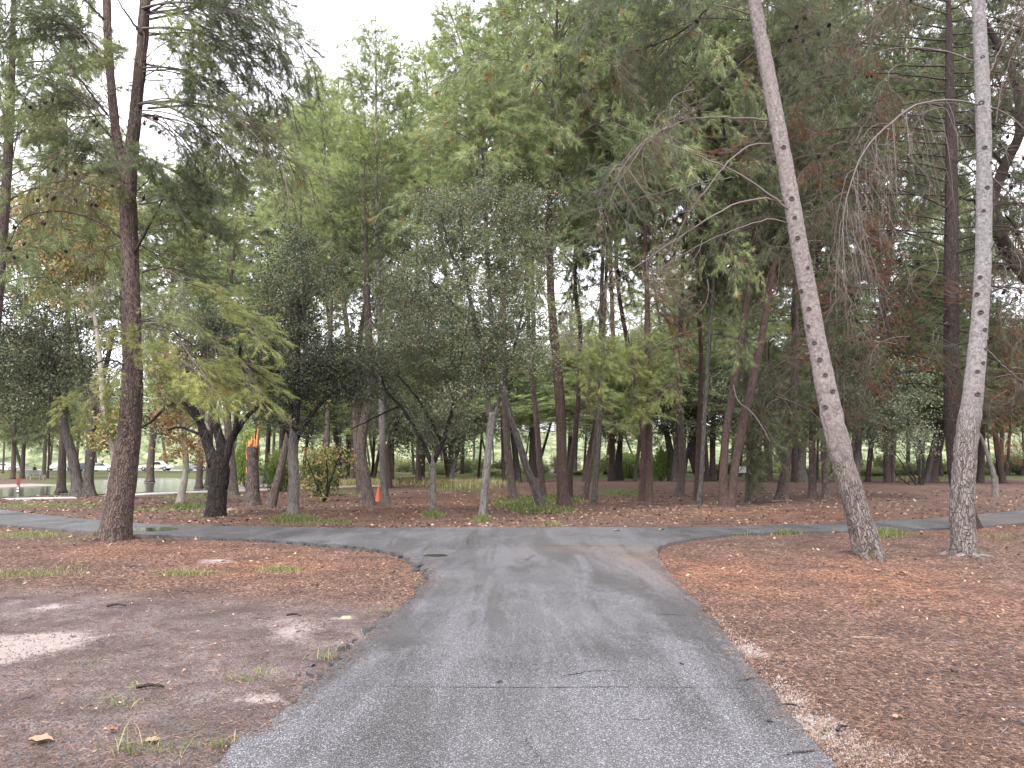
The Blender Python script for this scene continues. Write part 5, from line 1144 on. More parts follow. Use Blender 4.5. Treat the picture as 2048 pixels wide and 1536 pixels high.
for i, (lab, path, bl, bark) in enumerate(FAROAK):
    b0 = gnd(*path[0][:2]); Yb = b0[1]; b0[2] = gz1(b0[0], b0[1])
    root = thing("oak_tree", lab, "tree", b0)
    make_trunk(path, Yb, root, b0, bark, 12, .2, .02, 0, seed=i + 50, flare=.4)
    wp = [at(q[0], q[1], Yb) for q in path[-2:]]
    leafy(root, b0, bl, Yb, 60 + i, int(5200 * sum(x[4] for x in bl)), int(55 * sum(x[4] for x in bl)), .0031 * Yb, .0019 * Yb, OM, wp, .55, .3, .011 * Yb, .02)

# multi-stemmed bare bush, far right
b0 = gnd(1838, 975); Yb = b0[1]
root = thing("bare_bush", "bare bush of thin dark arching stems in front of the far right trunks", "bush", b0)
for k, pts in enumerate([[(1836, 975), (1815, 945), (1790, 905), (1778, 885)], [(1838, 975), (1822, 940), (1800, 900)], [(1842, 975), (1846, 930), (1838, 900), (1815, 875)], [(1844, 974), (1848, 925), (1838, 890), (1820, 870)], [(1832, 975), (1805, 960), (1780, 930)], [(1840, 974), (1835, 930), (1830, 890)]]):
    limb([at(px, py, Yb + .2 * (k - 3)) for px, py in pts], [.07, .045, .02], root, b0, BARK_WET, 6, "stem", 16, .02, k)

# ------------------------------------------------------------------ distant trees (shared crowns)
FT = [((25, 958), 13, 880, "far pine on the opposite bank at the left edge, leaning a little right"), ((44, 957), 12, 870, "far pine on the opposite bank, second from the left edge"), ((87, 950), 11, 860, "far bank tree behind the grey bench"), ((95, 956), 6, 880, "thin far bank sapling right of the grey bench"), ((120, 948), 9, 860, "far bank tree under drooping pine foliage, left of the twin trunked oak")]
DGRP = "trees of the distant line beyond the pond and grove"
LMK = [(22, "the red and black warning panels"), (166, "the twin trunked oak"), (235, "the left brown pine"), (362, "the whitish sycamore"), (433, "the wet dark oak"), (505, "the snapped trunk"), (586, "the grey straight oak"), (655, "the leafy sapling"), (738, "the bending pine left of the cone"), (772, "the pine beside the cone"), (866, "the V shaped young oak"), (965, "the airy centre oak"), (1028, "the straight brown pine"), (1085, "the slanting trunk in the weeds"), (1128, "the stout reddish pine"), (1187, "the knobbly grey pine"), (1297, "the forked brown pine"), (1360, "the flared straight pine"), (1398, "the twin slim stems"), (1453, "the twin reddish stems"), (1497, "the grey trunk beside the reddish stems"), (1562, "the thick slanting pine"), (1625, "the straight pine left of the leaning trunk"), (1700, "the leaning pale pine"), (1780, "the gap between both pale pines"), (1838, "the bare arching bush"), (1905, "the dark half hidden pine"), (1930, "the upright pale pine"), (1991, "the pale sapling")]
USED = {}
def far_label(px, kinds, tail):
    x, nm = min(LMK, key=lambda q: abs(q[0] - px)); side = "left of" if px < x else "right of"
    if abs(px - x) < 14: side = "behind"
    for k in kinds:
        lb = (k + " " + side + " " + nm + tail)
        if lb not in USED: break
    if lb in USED:
        lb = kinds[-1] + " well " + side.replace("behind", "back behind") + " " + nm + tail
    USED[lb] = 1
    return lb
def far_tree(px, py, wpx, form, xt, yt, yb, cw, col, lab, grp=None, bark=BARK_PINE):
    b0 = gnd(px, py); Yb = b0[1]; b0[2] = gz1(b0[0], b0[1])
    root = thing("pine_tree", lab, "tree", b0, grp)
    wpx *= .75
    make_trunk([(px, py, wpx), (px + (xt - px) * .4, yb, wpx * .8), (xt, yt, 2)], Yb, root, b0, bark, 9, .6, .02, 0, seed=int(px), flare=.4)
    crown_on(root, b0, Yb, [(px, py, 1), (px + (xt - px) * .4, yb, 1)], form, xt, yt, yb + 8, cw, col, 0, rng.uniform(0, 6))
for i, ((px, py), w_, yt, lab) in enumerate(FT):
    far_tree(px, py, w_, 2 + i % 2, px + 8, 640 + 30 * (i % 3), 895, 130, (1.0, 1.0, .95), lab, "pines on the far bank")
r2 = np.random.default_rng(91)
ROWS = [(967, 26, 26, 660, 400), (956, 30, 20, 610, 380), (950, 40, 16, 640, 300), (943, 52, 13, 690, 260)]
for py0, cnt, wp_, yt0, _ in ROWS:
    for k in range(cnt):
        px = -150 + (2350) * (k + r2.uniform(.1, .9)) / cnt
        py = py0 + r2.uniform(-3, 4)
        if px < 520 and py0 > 948: continue
        if py0 == 970 and 560 < px < 1150: 
            if r2.random() < .55: continue
        yt = yt0 + 60 - r2.uniform(0, 260) * (r2.random() < .45); 
        if px < 900 and px > 560: yt = max(yt, 430)
        if px < 520: yt = max(yt, 600)
        yb = min(875, yt + (py - yt) * r2.uniform(.5, .72))
        cl = np.array((1.2, 1.24, 1.12)) * r2.uniform(.85, 1.3) * (1.35 if px < 560 else 1) if px < 1500 else np.array((.85, .9, .8)) * r2.uniform(.7, 1.1)  # far-left crowns lightened further: distance haze put into their colour
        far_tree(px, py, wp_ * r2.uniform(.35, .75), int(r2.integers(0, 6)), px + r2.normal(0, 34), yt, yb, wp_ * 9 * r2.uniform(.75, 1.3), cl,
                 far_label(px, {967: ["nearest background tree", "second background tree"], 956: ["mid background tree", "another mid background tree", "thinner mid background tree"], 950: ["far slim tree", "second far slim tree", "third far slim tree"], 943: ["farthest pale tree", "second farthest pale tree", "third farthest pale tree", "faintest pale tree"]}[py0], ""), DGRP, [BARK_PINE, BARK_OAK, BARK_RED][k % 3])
# low green bushes that close the far view
def bush_mesh(seed):
    r3 = np.random.default_rng(seed); g = G()
    c = unit(r3.normal(size=(60, 3))) * r3.random((60, 1)) ** .4 * np.array((1, .8, .6)) + (0, 0, .6)
    pts = np.repeat(c, 60, 0) + r3.normal(0, .14, (3600, 3)); pts = pts[pts[:, 2] > .02]
    leaves(g, pts, r3, .10, .065, .5 + .25 * r3.normal(size=len(pts)) * .6 + .4 * (pts[:, 2] - .6), 0)
    for q in c[::4]: g.add(*tube(np.array([(0, 0, 0), q * (.5, .5, .55), q]), [.03, .02, .008], 4)[:2], mat=1)
    return g.mesh("bush_foliage", [BUSH, TWIG])
BM = [bush_mesh(7), bush_mesh(8), bush_mesh(9)]
def bush(px, py, wpx, hpx, col, lab, grp=None):
    b0 = gnd(px, py); Yb = b0[1]; b0[2] = gz1(b0[0], b0[1])
    o = obj("bush", BM[int(px) % 3]); o.location = tuple(b0); o.scale = (msize(wpx, Yb) / 2.2, msize(wpx, Yb) / 2.4, msize(hpx, Yb) / 1.25)
    o.rotation_euler = (0, 0, px); o.color = (*col, 1); tag(o, lab, "bush", grp)
bush(1322, 968, 44, 70, (1.1, 1.3, .9), "bright green leafy bush under the far trees right of the close pair of pines")
bush(1265, 958, 90, 50, (1.3, 1.4, 1.1), "pale green low bush left of the bright green bush")
bush(560, 985, 70, 80, (1.0, 1.05, .7), "yellow green bush between the snapped trunk and the grey straight oak")
bush(640, 992, 90, 90, (.85, .85, .7), "loose shrub right of the grey straight oak trunk")
bush(490, 975, 60, 110, (1.3, 1.4, .8), "light green bush behind the snapped trunk")
bush(690, 960, 110, 70, (1.3, 1.35, .9), "pale bush by the far path behind the loose shrub")
for k in range(60):
    px = 480 + 1560 * (k + r2.random()) / 60; py = r2.uniform(942, 952)
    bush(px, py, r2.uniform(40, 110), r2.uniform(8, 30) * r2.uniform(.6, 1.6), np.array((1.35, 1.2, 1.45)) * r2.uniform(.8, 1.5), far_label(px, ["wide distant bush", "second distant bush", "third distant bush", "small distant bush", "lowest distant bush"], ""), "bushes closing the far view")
# leafy autumn sprout by the snapped trunk
b0 = gnd(655, 1003); Yb = b0[1]
root = thing("sapling", "leafy sapling with orange and green leaves, right of the grey straight oak", "sapling", b0)
wp = limbset(root, b0, Yb, [[(650, 1003, 6), (662, 960, 4), (676, 920, 3), (690, 900, 2)], [(648, 1003, 4), (630, 960, 3), (610, 910, 2)], [(652, 1003, 4), (655, 950, 3), (650, 900, 2)]], BARK_WET, 6, "stem")
leafy(root, b0, [(640, 910, 60, 30, 1), (610, 960, 40, 40, .6), (680, 930, 40, 40, .6), (640, 980, 40, 20, .4)], Yb, 71, 800, 40, .14, .10, [AUTUMN, TWIG], wp, .38, .35, .22, 0)

# ================================================================== SMALL THINGS
# traffic cone
ORG = plain("cone_orange", (0.48, 0.095, 0.045), 0.5, 0.12, 15)
RUB = plain("black_rubber", (0.02, 0.02, 0.02), 0.7, 0.3, 30)
b0 = gnd(757, 1007); Yb = b0[1]
root = thing("traffic_cone", "tall orange traffic cone on a black base standing left of the light pine trunk", "traffic cone", b0)
g = G(); box(g, (0, 0, .03), (.38, .38, .06), .3, 0, .5, .05); part("cone_base", g, RUB, root)
g = G(); v, f, bc = tube(np.array([(0, 0, .06), (0, 0, .10), (0, 0, .35), (0, 0, .66), (0, 0, .70)]), [.15, .135, .09, .035, .03], 20, None, True); g.add(v, f); part("cone_body", g, ORG, root, smooth=True)

# warning sign by the pond
b0 = gnd(36, 997); Yb = b0[1]
root = thing("sign_post", "short post with red and black warning panels standing by the left end of the pond", "sign", b0)
SB = plain("sign_black", (0.03, 0.03, 0.03), .5); SR = plain("sign_red", (0.30, 0.04, 0.035), .5); SWh = plain("sign_white", (0.75, 0.75, 0.72), .5)
g = G(); box(g, (0, 0, .4), (.06, .06, .8)); part("post", g, plain("post_metal", (.2, .2, .2), .5), root)
g = G(); box(g, (0, -.04, .74), (.15, .03, .30)); part("sign_panel", g, SR, root)
g = G(); box(g, (0, -.04, .38), (.15, .03, .28)); part("sign_panel", g, SB, root)
g = G(); box(g, (0.0, -.059, .82), (.10, .006, .05)); box(g, (0, -.059, .68), (.08, .006, .10), 0); part("sign_mark", g, SB, root)
g = G(); box(g, (0, -.059, .46), (.10, .006, .05)); box(g, (0, -.059, .34), (.09, .006, .09)); part("sign_mark", g, SWh, root)

# bench, table, seated person on the far bank
def slat_bench(px, py, lab, col, rz=0, nm="bench", back=True, sc=1.0):
    b0 = gnd(px, py); b0[2] = gz1(b0[0], b0[1]); r_ = thing(nm, lab, "bench", b0); r_.rotation_euler = (0, 0, rz); r_.scale = (sc,) * 3
    m = plain("bench_paint", col, .6)
    for k in range(3):
        g = G(); box(g, (0, -.15 + .15 * k, .45), (1.7, .12, .04)); part("seat_slat", g, m, r_)
        if back: g = G(); box(g, (0, .27, .58 + .13 * k), (1.7, .04, .10)); part("back_slat", g, m, r_)
    for s_ in (-.65, .65):
        g = G(); box(g, (s_, -.18, .215), (.07, .07, .43)); box(g, (s_, .24, .43), (.07, .06, .86)); part("leg", g, m, r_)
slat_bench(71, 959, "small grey bench facing the water on the far bank", (.30, .30, .30), 1.2)
slat_bench(1552, 973, "dark low bench far behind the thick slanting pine", (.02, .02, .02), 0, "bench", False)
b0 = gnd(55, 951); b0[2] = gz1(b0[0], b0[1])
root = thing("picnic_table", "dark picnic table under the far bank trees where a person sits", "picnic table", b0)
DW = plain("dark_table_wood", (.06, .05, .045), .7)
for k in range(4): g = G(); box(g, (0, -.3 + .2 * k, .75), (1.9, .18, .05)); part("table_board", g, DW, root)
for s_ in (-1, 1):
    g = G(); box(g, (0, s_ * .75, .44), (1.9, .28, .05)); part("seat_board", g, DW, root)
    g = G(); box(g, (s_ * .7, 0, .36), (.08, 1.5, .07)); box(g, (s_ * .7, .35, .36), (.08, .08, .70)); box(g, (s_ * .7, -.35, .36), (.08, .08, .70)); part("frame", g, DW, root)
def skin_person(name, lab, loc, rz, joints, edges, radii, mat_cloth, mat_skin, head):
    r_ = thing(name, lab, "person", loc); r_.rotation_euler = (0, 0, rz)
    me = bpy.data.meshes.new("body"); me.from_pydata(joints, edges, [])
    o = obj("body", me, r_); me.materials.append(mat_cloth)
    md = o.modifiers.new("skin", 'SKIN'); sv = me.skin_vertices[0].data
    for v, rr in zip(sv, radii): v.radius = (rr, rr)
    sv[0].use_root = True
    o.modifiers.new("sub", 'SUBSURF').levels = 1; o.modifiers["sub"].render_levels = 1
    g = G(); v, f, bc = tube(np.array([(head[0], head[1], head[2] + z) for z in (-.12, -.09, -.03, .04, .10, .125)]), [.03, .06, .082, .088, .06, .01], 10, None, True); g.add(v, f); part("head", g, mat_skin, r_, smooth=True)
    g = G(); v, f, bc = tube(np.array([(head[0], head[1] + .012, head[2] + z) for z in (.0, .05, .10, .14)]), [.09, .097, .075, .01], 10, None, True); g.add(v, f); part("hair", g, RUB, r_, smooth=True)
CLO = plain("dark_clothes", (.02, .02, .024), .8); SKN = plain("skin", (.35, .2, .14), .6)
bp = gnd(68, 950.5); bp[2] = gz1(bp[0], bp[1])
skin_person("person", "person in black clothes sitting on the picnic table bench on the far bank", bp, 1.4,
    [(0, 0, .50), (0, .02, .75), (0, .0, 1.0), (0, 0, 1.1), (.10, -.02, .50), (.12, -.42, .50), (.12, -.40, .06), (.12, -.52, .03), (-.10, -.02, .50), (-.12, -.42, .50), (-.12, -.40, .06), (-.12, -.52, .03), (.20, 0, 1.0), (.25, -.08, .75), (.18, -.30, .68), (-.20, 0, 1.0), (-.25, -.08, .75), (-.18, -.30, .68)],
    [(0, 1), (1, 2), (2, 3), (0, 4), (4, 5), (5, 6), (6, 7), (0, 8), (8, 9), (9, 10), (10, 11), (2, 12), (12, 13), (13, 14), (2, 15), (15, 16), (16, 17)],
    [.15, .15, .15, .055, .10, .075, .05, .045, .10, .075, .05, .045, .07, .05, .035, .07, .05, .035], CLO, SKN, (0, -.02, 1.24))

# parked vehicles beyond the pond
GLS = plain("car_glass", (.02, .025, .03), .08, .1, 5, .6, 0)
TYR = plain("tyre_rubber", (.015, .015, .015), .8); RIM = plain("wheel_rim", (.4, .4, .4), .35, Metallic=.7)
HL = plain("lamp_glass", (.7, .7, .7), .2)
def extr(profile, wd, taper=0.0, zt=None):
    """side profile (x, z) swept across the width; the part above zt is drawn in"""
    P = np.array(profile); n = len(P); out = []
    for s_ in (-1, 1):
        yy = np.array([s_ * (wd / 2 - (taper if (zt is not None and z > zt) else 0)) for x, z in P]); out.append(np.c_[P[:, 0], yy, P[:, 1]])
    v = np.concatenate(out); j = np.arange(n); j2 = (j + 1) % n
    return v, [np.stack([j, j2, j2 + n, j + n], -1), np.arange(n)[None, ::-1], (np.arange(n) + n)[None]]
def wheel(r_, x, y, rad=.33):
    o = thing_part = bpy.data.objects.new("wheel", None); link(o, r_); o.location = (x, y, rad)
    g = G(); P = np.array([(0, -.11, 0), (0, -.09, 0), (0, .09, 0), (0, .11, 0)]); v, f, bc = tube(P, [rad * .88, rad, rad, rad * .88], 18, None, True); g.add(v, f); part("tyre", g, TYR, o)
    g = G(); s_ = 1 if y > 0 else -1; v, f, bc = tube(np.array([(0, s_ * .10, 0), (0, s_ * .125, 0)]), [rad * .6, rad * .5], 12, None, True); g.add(v, f); part("rim", g, RIM, o)
def car(px, py, col, lab, rz=0.0, truck=False):
    b0 = gnd(px, py); b0[2] = gz1(b0[0], b0[1]) + .06
    r_ = thing("parked_truck" if truck else "parked_car", lab, "truck" if truck else "car", b0, None if truck else "cars parked beyond the pond"); r_.rotation_euler = (0, 0, rz)
    pt = plain("car_paint", col, .3, .05, 3, .6, 0)
    if truck:
        g = G(); g.add(*extr([(-2.9, .5), (-2.9, 1.0), (-1.0, 1.0), (-1.0, 1.05), (1.6, 1.05), (1.75, 1.05), (2.7, .98), (2.8, .8), (2.8, .45)], 1.9)); part("body", g, pt, r_)
        g = G(); g.add(*extr([(-.9, 1.05), (-.75, 1.75), (.9, 1.78), (1.65, 1.08)], 1.8, .12, 1.3)); part("cab", g, pt, r_)
        g = G(); g.add(*extr([(-.72, 1.12), (-.62, 1.62), (.82, 1.65), (1.3, 1.12)], 1.84, .11, 1.3)); part("window", g, GLS, r_)
        for x in (-1.9, -1.05, 1.85):
            for y in (-.86, .86): wheel(r_, x, y, .40)
    else:
        g = G(); g.add(*extr([(-2.15, .35), (-2.2, .6), (-2.1, .88), (-1.5, .95), (1.0, .95), (1.9, .82), (2.15, .65), (2.15, .35), (1.7, .25), (-1.7, .25)], 1.75)); part("body", g, pt, r_)
        g = G(); g.add(*extr([(-1.7, .95), (-1.1, 1.42), (.2, 1.45), (1.05, .95)], 1.65, .16, 1.2)); part("cabin", g, pt, r_)
        g = G(); g.add(*extr([(-1.5, .98), (-1.0, 1.36), (.15, 1.39), (.85, .98)], 1.69, .155, 1.2)); part("window", g, GLS, r_)
        for x in (-1.35, 1.35):
            for y in (-.8, .8): wheel(r_, x, y)
        for y in (-.6, .6): g = G(); box(g, (2.14, y, .68), (.06, .3, .12)); part("headlight", g, HL, r_)
car(312, 942.5, (.75, .76, .78), "long white pickup truck parked beyond the pond behind the whitish sycamore", 0.05, True)
for px, py, c_, lab, rz in [(205, 944, (.5, .52, .55), "silver car beyond the pond just left of the brown pine trunk", .1), (160, 943, (.12, .14, .18), "dark blue car beyond the pond between the twin trunks and the far bank", 1.4), (120, 942, (.7, .7, .7), "white car beyond the pond behind the far bank saplings", 1.5), (395, 942, (.3, .33, .36), "grey car beyond the pond right of the white pickup", .1), (10, 942, (.6, .62, .64), "pale car at the left edge beyond the far bank pines", .1), (245, 941, (.08, .09, .1), "black car beyond the pond hidden behind the brown pine trunk", 1.4)]:
    car(px, py, c_, lab, rz)
# small white kiosk board far away
b0 = gnd(1483, 966); b0[2] = gz1(b0[0], b0[1])
root = thing("notice_board", "small white board on two posts far behind the reddish twin stems", "notice board", b0)
for s_ in (-.35, .35): g = G(); box(g, (s_, 0, .5), (.07, .07, 1.0)); part("post", g, DW, root)
g = G(); box(g, (0, -.05, .85), (.9, .04, .5)); part("board", g, SWh, root)

# fallen branches, leaves, cones and stones on the near ground
def stick(px, py, ln, r, rz, mat, lab, bend=.05, z=.02, name="fallen_branch"):
    c = gnd(px, py); d = np.array((math.cos(rz), math.sin(rz), 0)); s_ = np.array((-d[1], d[0], 0))
    P = [np.array((0, 0, 0)) - d * ln / 2, s_ * bend * ln + (0, 0, r * .6), d * ln / 2]
    Q = spline(np.array(P), 14); Q[1:] += np.random.default_rng(int(px)).normal(0, r * .25, (13, 3)) * (1, 1, .3)
    g = G(); v, f, bc = tube(Q, np.linspace(r, r * .5, 14), 7, None, True); g.add(v, f, 0, .5, bc)
    o = part(name, g, mat, None, None, True); o.location = (c[0], c[1], gz1(c[0], c[1]) + r * .7 + z); tag(o, lab, "branch")
stick(1566, 1006, 1.0, .05, .15, TWIG_PALE, "short bleached branch lying at the foot of the thick slanting pine", .12)
stick(1741, 1281, .30, .006, -.1, plain("weathered_twig", (.26, .20, .16), .8), "pale twig lying on the needle litter in front of the leaning pale pine", .04)
stick(1880, 1292, .5, .006, -.08, TWIG_PALE, "long thin dry twig on the litter at the right, nearest the upright pine", .02)
stick(1685, 1466, .12, .012, .7, LIMB_DARK, "dark short stick on the pale sandy edge right of the path", .1)
stick(1575, 1420, .13, .010, .2, LIMB_DARK, "small dark stick lying by the sandy edge, a little above the other one", .1)
stick(588, 1236, .16, .014, -.3, LIMB_DARK, "dark bark stick on the trodden ground left of the path", .12)
stick(232, 1217, .20, .016, .1, LIMB_DARK, "dark curved bark piece on the left ground, below the grass tufts", .15)
stick(300, 1382, .18, .016, .05, LIMB_DARK, "charred looking stick beside the pale sandy streak at the lower left", .06)
stick(1000, 1374, .0 + .05, .008, .6, BARK_RED, "tiny reddish bark scrap on the path joint", .1, AZ)
def fleaf(px, py, sz, rz, mat, lab, z=.0):
    g = G(); a = np.linspace(0, 6.283, 15, endpoint=False); r_ = sz * (.55 + .45 * np.abs(np.cos(a * 2.5)))
    v = np.c_[np.cos(a) * r_, np.sin(a) * r_ * .8, .25 * sz * np.abs(np.sin(a)) + .3 * sz * (np.random.default_rng(int(px)).random(15))]
    v = np.vstack([v, [(0, 0, .03 * sz)]]); j = np.arange(15)
    g.add(v, np.stack([j, (j + 1) % 15, np.full(15, 15)], -1)); g.add(np.array([(sz * .9, 0, .01), (sz * 1.5, .02, .012), (sz * 1.5, .026, .012), (sz * .9, .008, .01)]), [np.array([[0, 1, 2, 3]])])
    o = part("fallen_leaf", g, mat); c = gnd(px, py); o.location = (c[0], c[1], gz1(*c[:2]) + .012 + z); o.rotation_euler = (0, .05, rz); tag(o, lab, "leaf")
LF1 = plain("dry_leaf_tan", (.24, .15, .10), .7, .3, 40); LF2 = plain("dry_leaf_rust", (.20, .09, .055), .7, .3, 40)
fleaf(78, 1490, .075, .3, LF1, "broad dry tan leaf on the ground at the lower left corner")
fleaf(225, 1465, .04, 1.2, LF2, "rusty dry leaf above the lower left grass clump"); fleaf(304, 1487, .045, .4, LF1, "pale curled leaf beside the lower left grass clump")
fleaf(1233, 1064, .10, .4, LF1, "pale yellow leaf lying on the far side of the junction"); fleaf(1322, 1062, .11, .9, LF1, "tan leaf on the road right of the pale yellow one")
fleaf(1807, 1149, .08, 2.0, LF1, "bright pale leaf on the litter right of the leaning pine's foot"); fleaf(1755, 1143, .09, 1.0, LF1, "tan leaf on the litter just below the leaning pine's foot")
fleaf(1795, 1440, .04, .5, LF1, "small tan leaf on the lower right litter")
fleaf(1670, 1068, .09, .5, LF1, "pale leaf at the edge of the right grass tufts")
def chunk(px, py, sz, mat, lab, name="asphalt_chunk", cat="chunk", flat=.6, z=0):
    r3 = np.random.default_rng(int(px * 7 + py)); g = G(); bm_ = bmesh.new(); bmesh.ops.create_icosphere(bm_, subdivisions=1, radius=1)
    v = np.array([q.co[:] for q in bm_.verts]); f = np.array([[q.index for q in t.verts] for t in bm_.faces]); bm_.free()
    v = v * (1 + r3.normal(0, .18, (len(v), 1))) * sz * np.array((1.3, .9, flat)); g.add(v, f)
    o = part(name, g, mat); c = gnd(px, py); o.location = (c[0], c[1], gz1(*c[:2]) + sz * flat * .5 + z); o.rotation_euler = (0, 0, r3.uniform(0, 6)); tag(o, lab, cat)
chunk(148, 1276, .03, SLAB, "black crumb of asphalt on the bright patch at the left"); chunk(128, 1512, .022, SLAB, "black crumb of asphalt near the lower left corner")
chunk(597, 1265, .022, SLAB, "black crumb left of the path, under the dark bark stick"); chunk(625, 1331, .025, SLAB, "black crumb beside the grass clump at the path edge")
chunk(598, 1349, .02, SLAB, "black crumb at the path edge below the grass clump"); chunk(955, 1179, .025, BARK_RED, "small reddish bark crumb lying on the path", "bark_crumb", "bark", .5, AZ)
chunk(1363, 1336, .02, BARK_RED, "dark red bark crumb on the right half of the path", "bark_crumb", "bark", .5, AZ); chunk(1540, 1454, .016, BARK_WET, "dark crumb on the path near its right edge", "bark_crumb", "bark", .5, AZ)
chunk(1900, 1500, .03, CONE_MAT, "dark fallen pine cone at the lower right", "pine_cone_fallen", "pine cone", .8); chunk(1910, 1342, .04, CONE_MAT, "flat dark cone remains on the right litter", "pine_cone_fallen", "pine cone", .4)
chunk(692, 1236, .07, plain("pale_stone", (.33, .23, .16), .8), "flat pale tan stone set in the ground left of the path", "flat_stone", "stone", .12)
chunk(440, 1122, .10, plain("grey_stone", (.26, .21, .19), .8), "pale flat stone on the mound of litter at the left", "flat_stone", "stone", .18)

# ------------------------------------------------------------------ litter, crumbs and grass (uncountable)
def scat(n, px0, px1, py0, py1, rg, dens=None):
    """points spread evenly over the picture area, on the ground"""
    px = rg.uniform(px0, px1, n); py = rg.uniform(py0, py1, n)
    a = (px - W0 / 2) / F; b = (H0 / 2 - py) / F
    d = np.stack([a, ct - b * st, st + b * ct], -1); t = -CH / d[:, 2:]
    P = d * t
    ok = ~inpoly(P[:, 0], P[:, 1], OUT0) & (P[:, 1] > 2.5) & ~inpoly(P[:, 0], P[:, 1], POND)
    P = P[ok]; P[:, 2] = 0
    if dens is not None: P = P[rg.random(len(P)) < dens(P[:, 0], P[:, 1])]
    return P
def surf(P):
    """height of the built ground sheet (bilinear)"""
    ix = np.clip(np.searchsorted(xs, P[:, 0]) - 1, 0, nx - 2); iy = np.clip(np.searchsorted(ys, P[:, 1]) - 1, 0, ny - 2)
    fx = (P[:, 0] - xs[ix]) / (xs[ix + 1] - xs[ix]); fy = (P[:, 1] - ys[iy]) / (ys[iy + 1] - ys[iy])
    return (Z[iy, ix] * (1 - fx) + Z[iy, ix + 1] * fx) * (1 - fy) + (Z[iy + 1, ix] * (1 - fx) + Z[iy + 1, ix + 1] * fx) * fy
LIT = leafmat("fallen_needles", [(0.0, (0.035, 0.02, 0.016)), (0.4, (0.12, 0.066, 0.047)), (0.7, (0.24, 0.142, 0.095)), (1.0, (0.46, 0.35, 0.26))], .1, .8)
def litdens(x, y):
    lf_ = sstep(1.0, -1.0, x + .3) * sstep(11.5, 8.0, y)
    return np.clip(1 - .62 * lf_, .1, 1) * (.35 + .9 * fbm2(x, y, .9, 13))
rg = np.random.default_rng(51)
P = scat(150000, -60, 2108, 1060, 1560, rg, litdens)
P = P[P[:, 1] < 17]
n = len(P); a = rg.uniform(0, 3.1416, n); dist = P[:, 1]
ln = rg.uniform(.03, .085, n); wd = np.maximum(.0016, .00032 * dist) * rg.uniform(.8, 1.5, n)
d = np.c_[np.cos(a), np.sin(a), rg.normal(0, .16, n)]; s_ = np.c_[-np.sin(a), np.cos(a), rg.normal(0, .3, n)]
P[:, 2] = surf(P) + .004 + rg.uniform(0, .008, n)
v = np.stack([P - d * ln[:, None] / 2 - s_ * wd[:, None], P - d * ln[:, None] / 2 + s_ * wd[:, None], P + d * ln[:, None] / 2], 1).reshape(-1, 3)
g = G(); g.add(v, np.arange(3 * n).reshape(-1, 3), 0, np.repeat(np.clip(rg.beta(2, 2.6, n), 0, 1), 3)); tag(part("needle_litter", g, LIT), kind='stuff')
# dry leaf flakes: near and beyond the road
P = np.vstack([scat(9000, -60, 2108, 1060, 1540, rg, lambda x, y: .10 + .8 * sstep(8, 13, y) * (.3 + fbm2(x, y, .8, 33)) * np.where(x > 2.2, .45, 1)), scat(16000, -60, 2108, 985, 1058, rg, lambda x, y: np.clip((1.2 - .7 * np.clip(x / 25, 0, 1)) * (fbm2(x, y, .5, 34) - .05), 0, 1))])
n = len(P); P[:, 2] = surf(P) + .012
sz = np.clip(.0022 * P[:, 1], .012, .075) * rg.uniform(.5, 1.5, n); a = rg.uniform(0, 6.283, n)
d = np.c_[np.cos(a), np.sin(a), rg.normal(0, .35, n)] * sz[:, None]; s_ = np.c_[-np.sin(a), np.cos(a), rg.normal(0, .35, n)] * sz[:, None] * .55
v = np.stack([P - d, P - s_ + (0, 0, .004), P + d, P + s_], 1).reshape(-1, 3)
g = G(); g.add(v, np.arange(4 * n).reshape(-1, 4), 0, np.repeat(np.clip(rg.beta(3.2, 2.0, n), 0, 1), 4)); tag(part("leaf_litter", g, LIT), kind='stuff')
# dark crumbs
P = scat(14000, -60, 2108, 1090, 1545, rg, lambda x, y: .2 + .8 * (np.abs(x) < 6)); n = len(P); P[:, 2] = surf(P) + .004
k = rg.uniform(.003, .012, n)[:, None]
T4 = np.array([(1, 0, -.5), (-.5, .87, -.5), (-.5, -.87, -.5), (0, 0, .9)])
v = (P[:, None] + T4[None] * k[:, None] * rg.uniform(.6, 1.4, (n, 4, 1))).reshape(-1, 3); q = np.arange(n)[:, None] * 4
g = G(); g.add(v, np.concatenate([q + np.array([0, 1, 3]), q + np.array([1, 2, 3]), q + np.array([2, 0, 3])])); tag(part("dark_crumbs", g, SLAB), kind='stuff')
# needles and crumbs blown over the edges of the path
seg = ASPH[(ASPH[:, 1] > 3) & (ASPH[:, 1] < 20) & (np.abs(ASPH[:, 0]) < 13)]
k_ = rg.integers(0, len(seg), 9000); inw = np.abs(rg.normal(0, .10, 9000)) * rg.random(9000)
P2 = seg[k_] + rg.normal(0, .04, (9000, 2)); ctr = np.array((0.3, 17.2)) * (P2[:, 1:] > 14.5) + np.c_[np.full(9000, .1), P2[:, 1]] * (P2[:, 1:] <= 14.5)
ctr[:, 0] = np.where(P2[:, 1] > 14.5, P2[:, 0], ctr[:, 0]); P2 = P2 + unit(ctr - P2) * inw[:, None]
P2 = np.vstack([P2, np.c_[rg.uniform(-2.2, 2.2, 2500), rg.uniform(3.5, 18.5, 2500)]])
P2 = P2[inpoly(P2[:, 0], P2[:, 1], ASPH)]; n = len(P2); P = np.c_[P2, np.full(n, AZ + .004)]
a = rg.uniform(0, 3.1416, n); ln = rg.uniform(.012, .07, n); wd = np.maximum(.0016, .0003 * P[:, 1]) * rg.uniform(.7, 1.6, n)
d = np.c_[np.cos(a), np.sin(a), rg.normal(0, .05, n)]; s_ = np.c_[-np.sin(a), np.cos(a), rg.normal(0, .2, n)]
